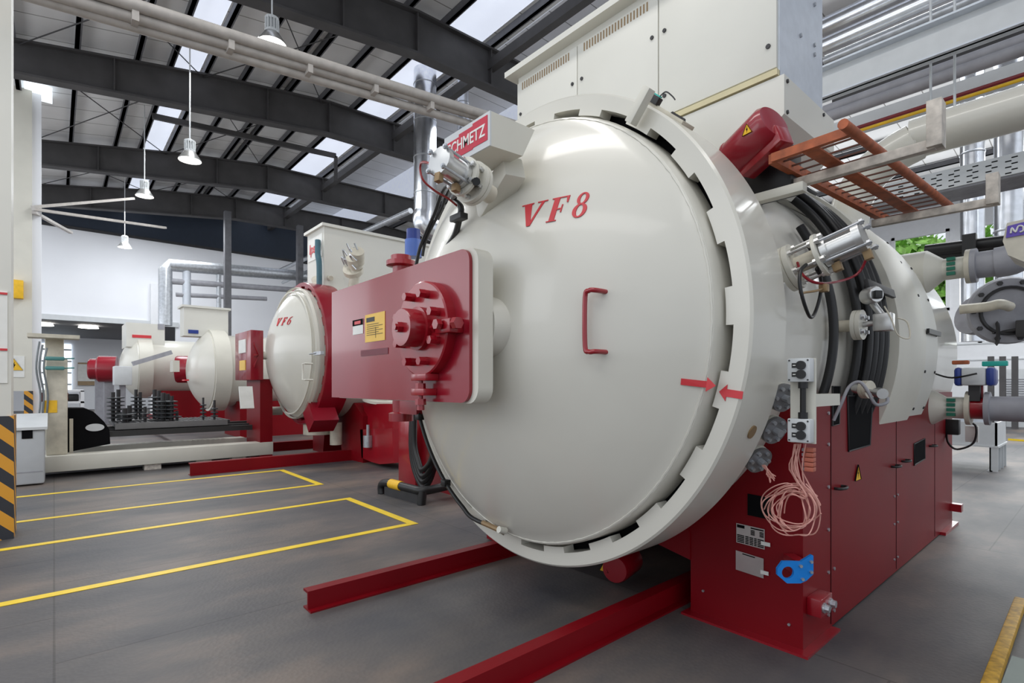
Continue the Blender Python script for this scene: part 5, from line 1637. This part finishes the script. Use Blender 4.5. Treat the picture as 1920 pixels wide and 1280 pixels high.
# upper branch pipe with cone and green bands
def process_line(pz, py, Y, lbl, lower=False):
    p = at(1750, py, Y=Y); z = p.z
    X = lambda px: at(px, py, Y=Y).x
    t = thing('process_pipe', lbl, 'pipe', (p.x, Y, z))
    x0 = X(1735) if not lower else X(1738)
    m = MB()
    if lower: m.lathe([(0, -.02), (.15, -.02), (.165, 0), (.165, .05), (.10, X(1775) - x0), (.10, X(1812) - x0), (0, X(1812) - x0)], (x0, Y, z), (1, 0, 0), 32)
    else: m.lathe([(0, -.3), (.20, -.3), (.20, .02), (.10, X(1770) - x0), (.10, X(1812) - x0), (0, X(1812) - x0)], (x0, Y, z), (1, 0, 0), 32)
    m.build('cone', CREAM_M, t)
    for k in range(4):
        a0 = math.radians(205 + k * 22)
        xx0, xx1 = X(1779), X(1795)
        P = [(xx0, Y + .102 * math.sin(a0), z - .102 * math.cos(a0 - 0) * 0 + .09 - .055 * k), ]
        BX(xx0, xx1, Y - .115, Y - .08, z + .06 - k * .045, z + .088 - k * .045).build('green_band', GREEN, t, 0)
    xf = X(1812)
    m = MB(); m.lathe([(0, 0), (.155, 0), (.155, .035), (0, .035)], (xf, Y, z), (1, 0, 0), 28); m.build('cream_flange', CREAM_O, t, 30)
    if not lower:
        m = MB(); m.lathe([(0, .036), (.155, .036), (.155, .075), (.12, .08), (.12, .28), (0, .28)], (xf, Y, z), (1, 0, 0), 28); m.build('grey_flange', GREYP, t, 30)
        m = MB(); m.tube([(xf + .2, Y, z), (xf + .3, Y, z + .01), (xf + .5, Y, z + .06), (xf + 1.6, Y, z + .07)], .135, 24); m.build('lagged_pipe', GREYP, t, 60)
    else:
        m = MB(); m.cyl((xf + .036, Y, z), (xf + .13, Y, z), .10, n=20); m.box(xf + .04, xf + .12, Y - .03, Y + .03, z, z + .3); m.build('valve_body', RED, t)
        m = MB(); m.lathe([(0, .13), (.15, .13), (.15, .165), (.11, .17), (.11, 1.6), (0, 1.6)], (xf, Y, z), (1, 0, 0), 28); m.build('lagged_pipe', GREYP, t, 30)
    return t, X, z
t1_, Xf, zz = process_line(0, 508, 6.35, 'cream cone and lagged grey pipe leaving the upper rear of the furnace')
t2_, Xf2, zz2 = process_line(0, 763, 6.35, 'cream cone, red valve and grey pipe low beside the red base', True)
# actuator with blue ends
xa, xb = at(1792, 705, Y=6.3).x, at(1866, 705, Y=6.3).x
z = at(1830, 706, Y=6.3).z
ac = thing('valve_actuator', 'grey actuator cylinder with blue end caps above the red valve', 'actuator', (xa, 6.3, z))
m = MB(); m.box(xa + .05, xb - .05, 6.2, 6.4, z - .08, z + .08, .02); m.build('actuator_body', LGREY, ac)
for x0_, x1_ in ((xa, xa + .055), (xb - .055, xb + .01)): BX(x0_, x1_, 6.195, 6.405, z - .085, z + .085, .03).build('end_cap', NAVY, ac)
BX((xa + xb) / 2 - .04, (xa + xb) / 2 + .04, 6.25, 6.35, z - .22, z - .08).build('coupling', DARK, ac, 0)
pipe([at(1752, 700, Y=6.2), at(1785, 708, Y=6.15), at(1832, 700, Y=6.15)], .008, BLACK, 'control_cable', 'thin black cable curving into the grey actuator', 'cable', 6, True)
q = at(1812, 679, Y=6.3); tag(BX(q.x - .10, q.x + .02, 6.27, 6.33, q.z - .018, q.z + .018, .008).build('limit_switch', ORANGE), 'small rust red limit switch on top of the grey actuator', 'switch')
q = at(1885, 681, Y=7.0); tag(BX(q.x - .17, q.x + .02, 6.97, 7.03, q.z - .025, q.z + .025, .008).build('valve_lever', TEAL), 'bright teal lever right of the grey actuator', 'handle')
for a, lb in ((1858, 'left'), (1880, 'middle'), (1903, 'right')):
    q = at(a, 700, Y=25); tag(BX(q.x - .08, q.x + .08, 24.9, 25.1, 0, at(a, 668, Y=25).z).build('pump_stand', BEAM, None, 0), lb + ' of three dark uprights behind the teal handle', 'upright')
# junction parts at rear corner
q = at(1788, 800, Y=7.0)
jb = thing('junction_box', 'black junction box with looping cable at the rear corner of the red base', 'box', q)
BX(q.x - .08, q.x + .05, 6.95, 7.05, q.z - .08, q.z + .08, .01).build('housing', BLACK, jb)
m = MB(); m.tube([q + Vector((-.06, 0, -.05)), at(1778, 830, Y=6.9), at(1795, 842, Y=6.9), at(1825, 830, Y=6.9), at(1830, 800, Y=6.9), at(1815, 790, Y=6.9)], .010, 6); m.build('cable', BLACK, jb, 60)
BX(q.x + .1, q.x + .2, 6.93, 6.97, q.z - .14, q.z + .02).build('tag', PAPER, jb, 0)
# bundle of black pipes with strap and flat bar
bp = thing('black_pipe_pair', 'pair of black pipes with a strap in front of the green windows', 'pipes', at(1800, 470, Y=8))
for py, dy in ((465, 0), (477, .1)):
    p, q = at(1735, py + 5, Y=8 + dy), at(1895, py - 14, Y=8 + dy)
    MB().cyl(p, q + (q - p).normalized() * 1, .07, n=14).build('pipe', BLACK, bp)
q = at(1818, 461, Y=7.9); BX(q.x - .06, q.x + .06, 7.85, 7.95, q.z - .25, q.z + .13).build('strap', BLACK, bp, 0)
p = at(1800, 486, Y=7.6); tag(BX(at(1728, 486, Y=7.6).x, 2, 7.6, 7.7, p.z - .05, p.z + .02).build('support_channel', WORN, None, 0), 'thin pale channel below the pair of black pipes', 'channel')
# far flange bowl with handle pipe
q = at(1893, 582, Y=9)
fb = thing('flanged_dish', 'grey bolted dish flange with a cream pipe at the right edge', 'flange', q)
m = MB(); m.lathe([(0, 0), (.40, 0), (.42, .03), (.42, .08), (.3, .12), (.28, .3), (0, .3)], q, (-.5, 1, .1), 32); m.build('dish', GREYP, fb, 30)
m = MB(); m.lathe([(.27, -.02), (.30, -.03), (.31, 0)], q, (-.5, 1, .1), 32); m.build('rim', DARK, fb)
M = frame(q, (-.5, 1, .1)); m = MB()
for k in range(10): m.hexb(M @ Vector((.36 * math.cos(k * PI / 5), .36 * math.sin(k * PI / 5), -.0)), (.5, -1, -.1), .03, .03)
m.build('dish_bolt', DARK, fb, 20)
m = MB(); m.tube([at(1893, 575, Y=8.85), at(1875, 570, Y=8.7), at(1850, 575, Y=8.7), at(1800, 580, Y=8.7)], .06, 12); m.build('branch', CREAM_O, fb, 60)
q = at(1822, 590, Y=9.4)
tag(MB().lathe([(0, 0), (.26, 0), (.26, .1), (.2, .3), (0, .32)], q, (.6, .8, -.2), 24).build('small_dish', GREYP), 'smaller grey round end behind the furnace rear dome', 'flange')
q = at(1865, 625, Y=9.0)
m = MB(); m.lathe([(.13, 0), (.16, .02), (.13, .04)], q, (1, .2, 0), 20, closed=True); m.cyl(q, q + Vector((.25, 0, .04)), .02); m.box(q.x + .2, q.x + .4, 8.9, 9.1, q.z - .06, q.z + .14, .01); m.cyl(q + Vector((0, -.13, 0)), q + Vector((0, .13, 0)), .012, n=6)
tag(m.build('hand_wheel', DARK), 'dark hand wheel below the bolted dish flange', 'hand wheel')
# violet labelled box end
q = at(1905, 450, Y=4.2)
a, b, c, d = at(1882, 440, Y=4.2), at(1935, 430, Y=4.2), at(1935, 500, Y=4.2), at(1892, 486, Y=4.2)
vb = thing('labelled_hood', 'cream hood corner with a violet label at the right edge', 'hood', a)
m = MB(); m.prism([at(1880, 452, Y=4.2), at(1888, 418, Y=4.2), at(1990, 395, Y=4.2), at(1990, 520, Y=4.2), at(1890, 478, Y=4.2)], (0, .35, 0)); m.build('hood', CREAM_O, vb, 0)
m = MB(); m.prism([at(1886, 446, Y=4.195), at(1889, 424, Y=4.195), at(1940, 411, Y=4.195), at(1940, 436, Y=4.195)], (0, -.003, 0)); vl = m.build('violet_label', PURPLE, vb, 0)
q = at(1904, 431, Y=4.19)
m = MB(); m.tube([q + Vector((-.02, 0, -.015)), q + Vector((-.015, 0, .015)), q + Vector((0, 0, -.012)), q + Vector((.012, 0, .018)), q + Vector((.03, 0, .014)), q + Vector((.032, 0, -.01)), q + Vector((.018, 0, -.016))], .005, 6); m.build('white_mark', PAPER, vl, 60)
# louvre cabinet by wall, grey stand
a, b = at(1880, 720, Y=26), at(1960, 720, Y=26)
lv = thing('louvre_cabinet', 'grey cabinet with horizontal louvres at the right edge', 'cabinet', (a.x, 26, 0))
BX(a.x, b.x, 26, 26.8, 0, at(1900, 692, Y=26).z).build('body', LGREY, lv, 0)
m = MB()
for i in range(14):
    z = .6 + i * .085
    m.box(a.x + .05, b.x, 25.98, 26, z, z + .03)
m.build('louvre', GREYP, lv, 0)
sp_ = at(1858, 884, Z=0)
st = thing('steel_stand', 'grey welded steel stand on the floor behind the red base', 'stand', sp_)
X0_, Y0_ = sp_.x, sp_.y
m = MB()
m.box(X0_ - .05, X0_ + .02, Y0_, Y0_ + 1.1, 0, .02); m.box(X0_ - .02, X0_, Y0_, Y0_ + 1.1, 0, .42)
for y in (0, .35, .7, 1.05): m.box(X0_ - .02, X0_ + .09, Y0_ + y, Y0_ + y + .03, 0, .42)
m.box(X0_ - .9, X0_ + .1, Y0_ - .02, Y0_ + 1.15, .42, .45)
m.build('leg_frame', LGREY, st, 0)
BX(X0_ - .9, X0_ + .08, Y0_, Y0_ + .03, .45, .85).build('front_panel', LGREY, st, 0)
m = MB(); m.prism([(X0_ + .08, Y0_, .45), (X0_ + .08, Y0_ + 1.1, .45), (X0_ + .08, Y0_ + 1.1, .85), (X0_ + .08, Y0_, .85)], (-.03, 0, 0)); m.build('side_panel', LGREY, st, 0)
m = MB(); m.box(X0_ - .5, X0_ - .0, Y0_ + .05, Y0_ + .08, .85, 1.0); m.build('slotted_bracket', ZINC, st, 0)
# yellow kerb and control desk corner in the right foreground
p, q = at(1857, 1280, Z=.03), at(1912, 1130, Z=.03)
d = (q - p).normalized()
tag(MB().beam(p - d * .6, q + d * .05, .06, .05, .008).build('kerb_strip', mat('worn_yellow_kerb', (.52, .30, .03), .6, var=.35, scale=25)), 'worn yellow kerb strip on the floor at the lower right corner', 'kerb')
a = at(1910, 1180, Z=.0)
dk = thing('equipment_corner', 'grey and cream equipment corner at the lower right edge of the photo', 'equipment', (a.x, a.y, 0))
q1, q2 = at(1905, 1275, X=-.22), at(1925, 1140, X=-.22)
BX(-.30, .0, 2.62, 3.0, 0, .12).build('foot', CREAM_O, dk, 0)
BX(-.29, .0, 2.75, 3.1, .12, .34).build('casing', mat('grey_green_casing', (.12, .15, .13), .5), dk, 0)
# hanging hose ducts from ceiling not needed; thin hangers on the cream pipe
for px in (1790, 1745):
    q = at(px, 212, Y=6.9)
    tag(MB().cyl(q, (q.x, q.y, 10.2), .012, n=6).build('pipe_hanger', LGREY), 'thin hanger rod holding the yellow gas pipe', 'hanger', 'pipe hanger rods')
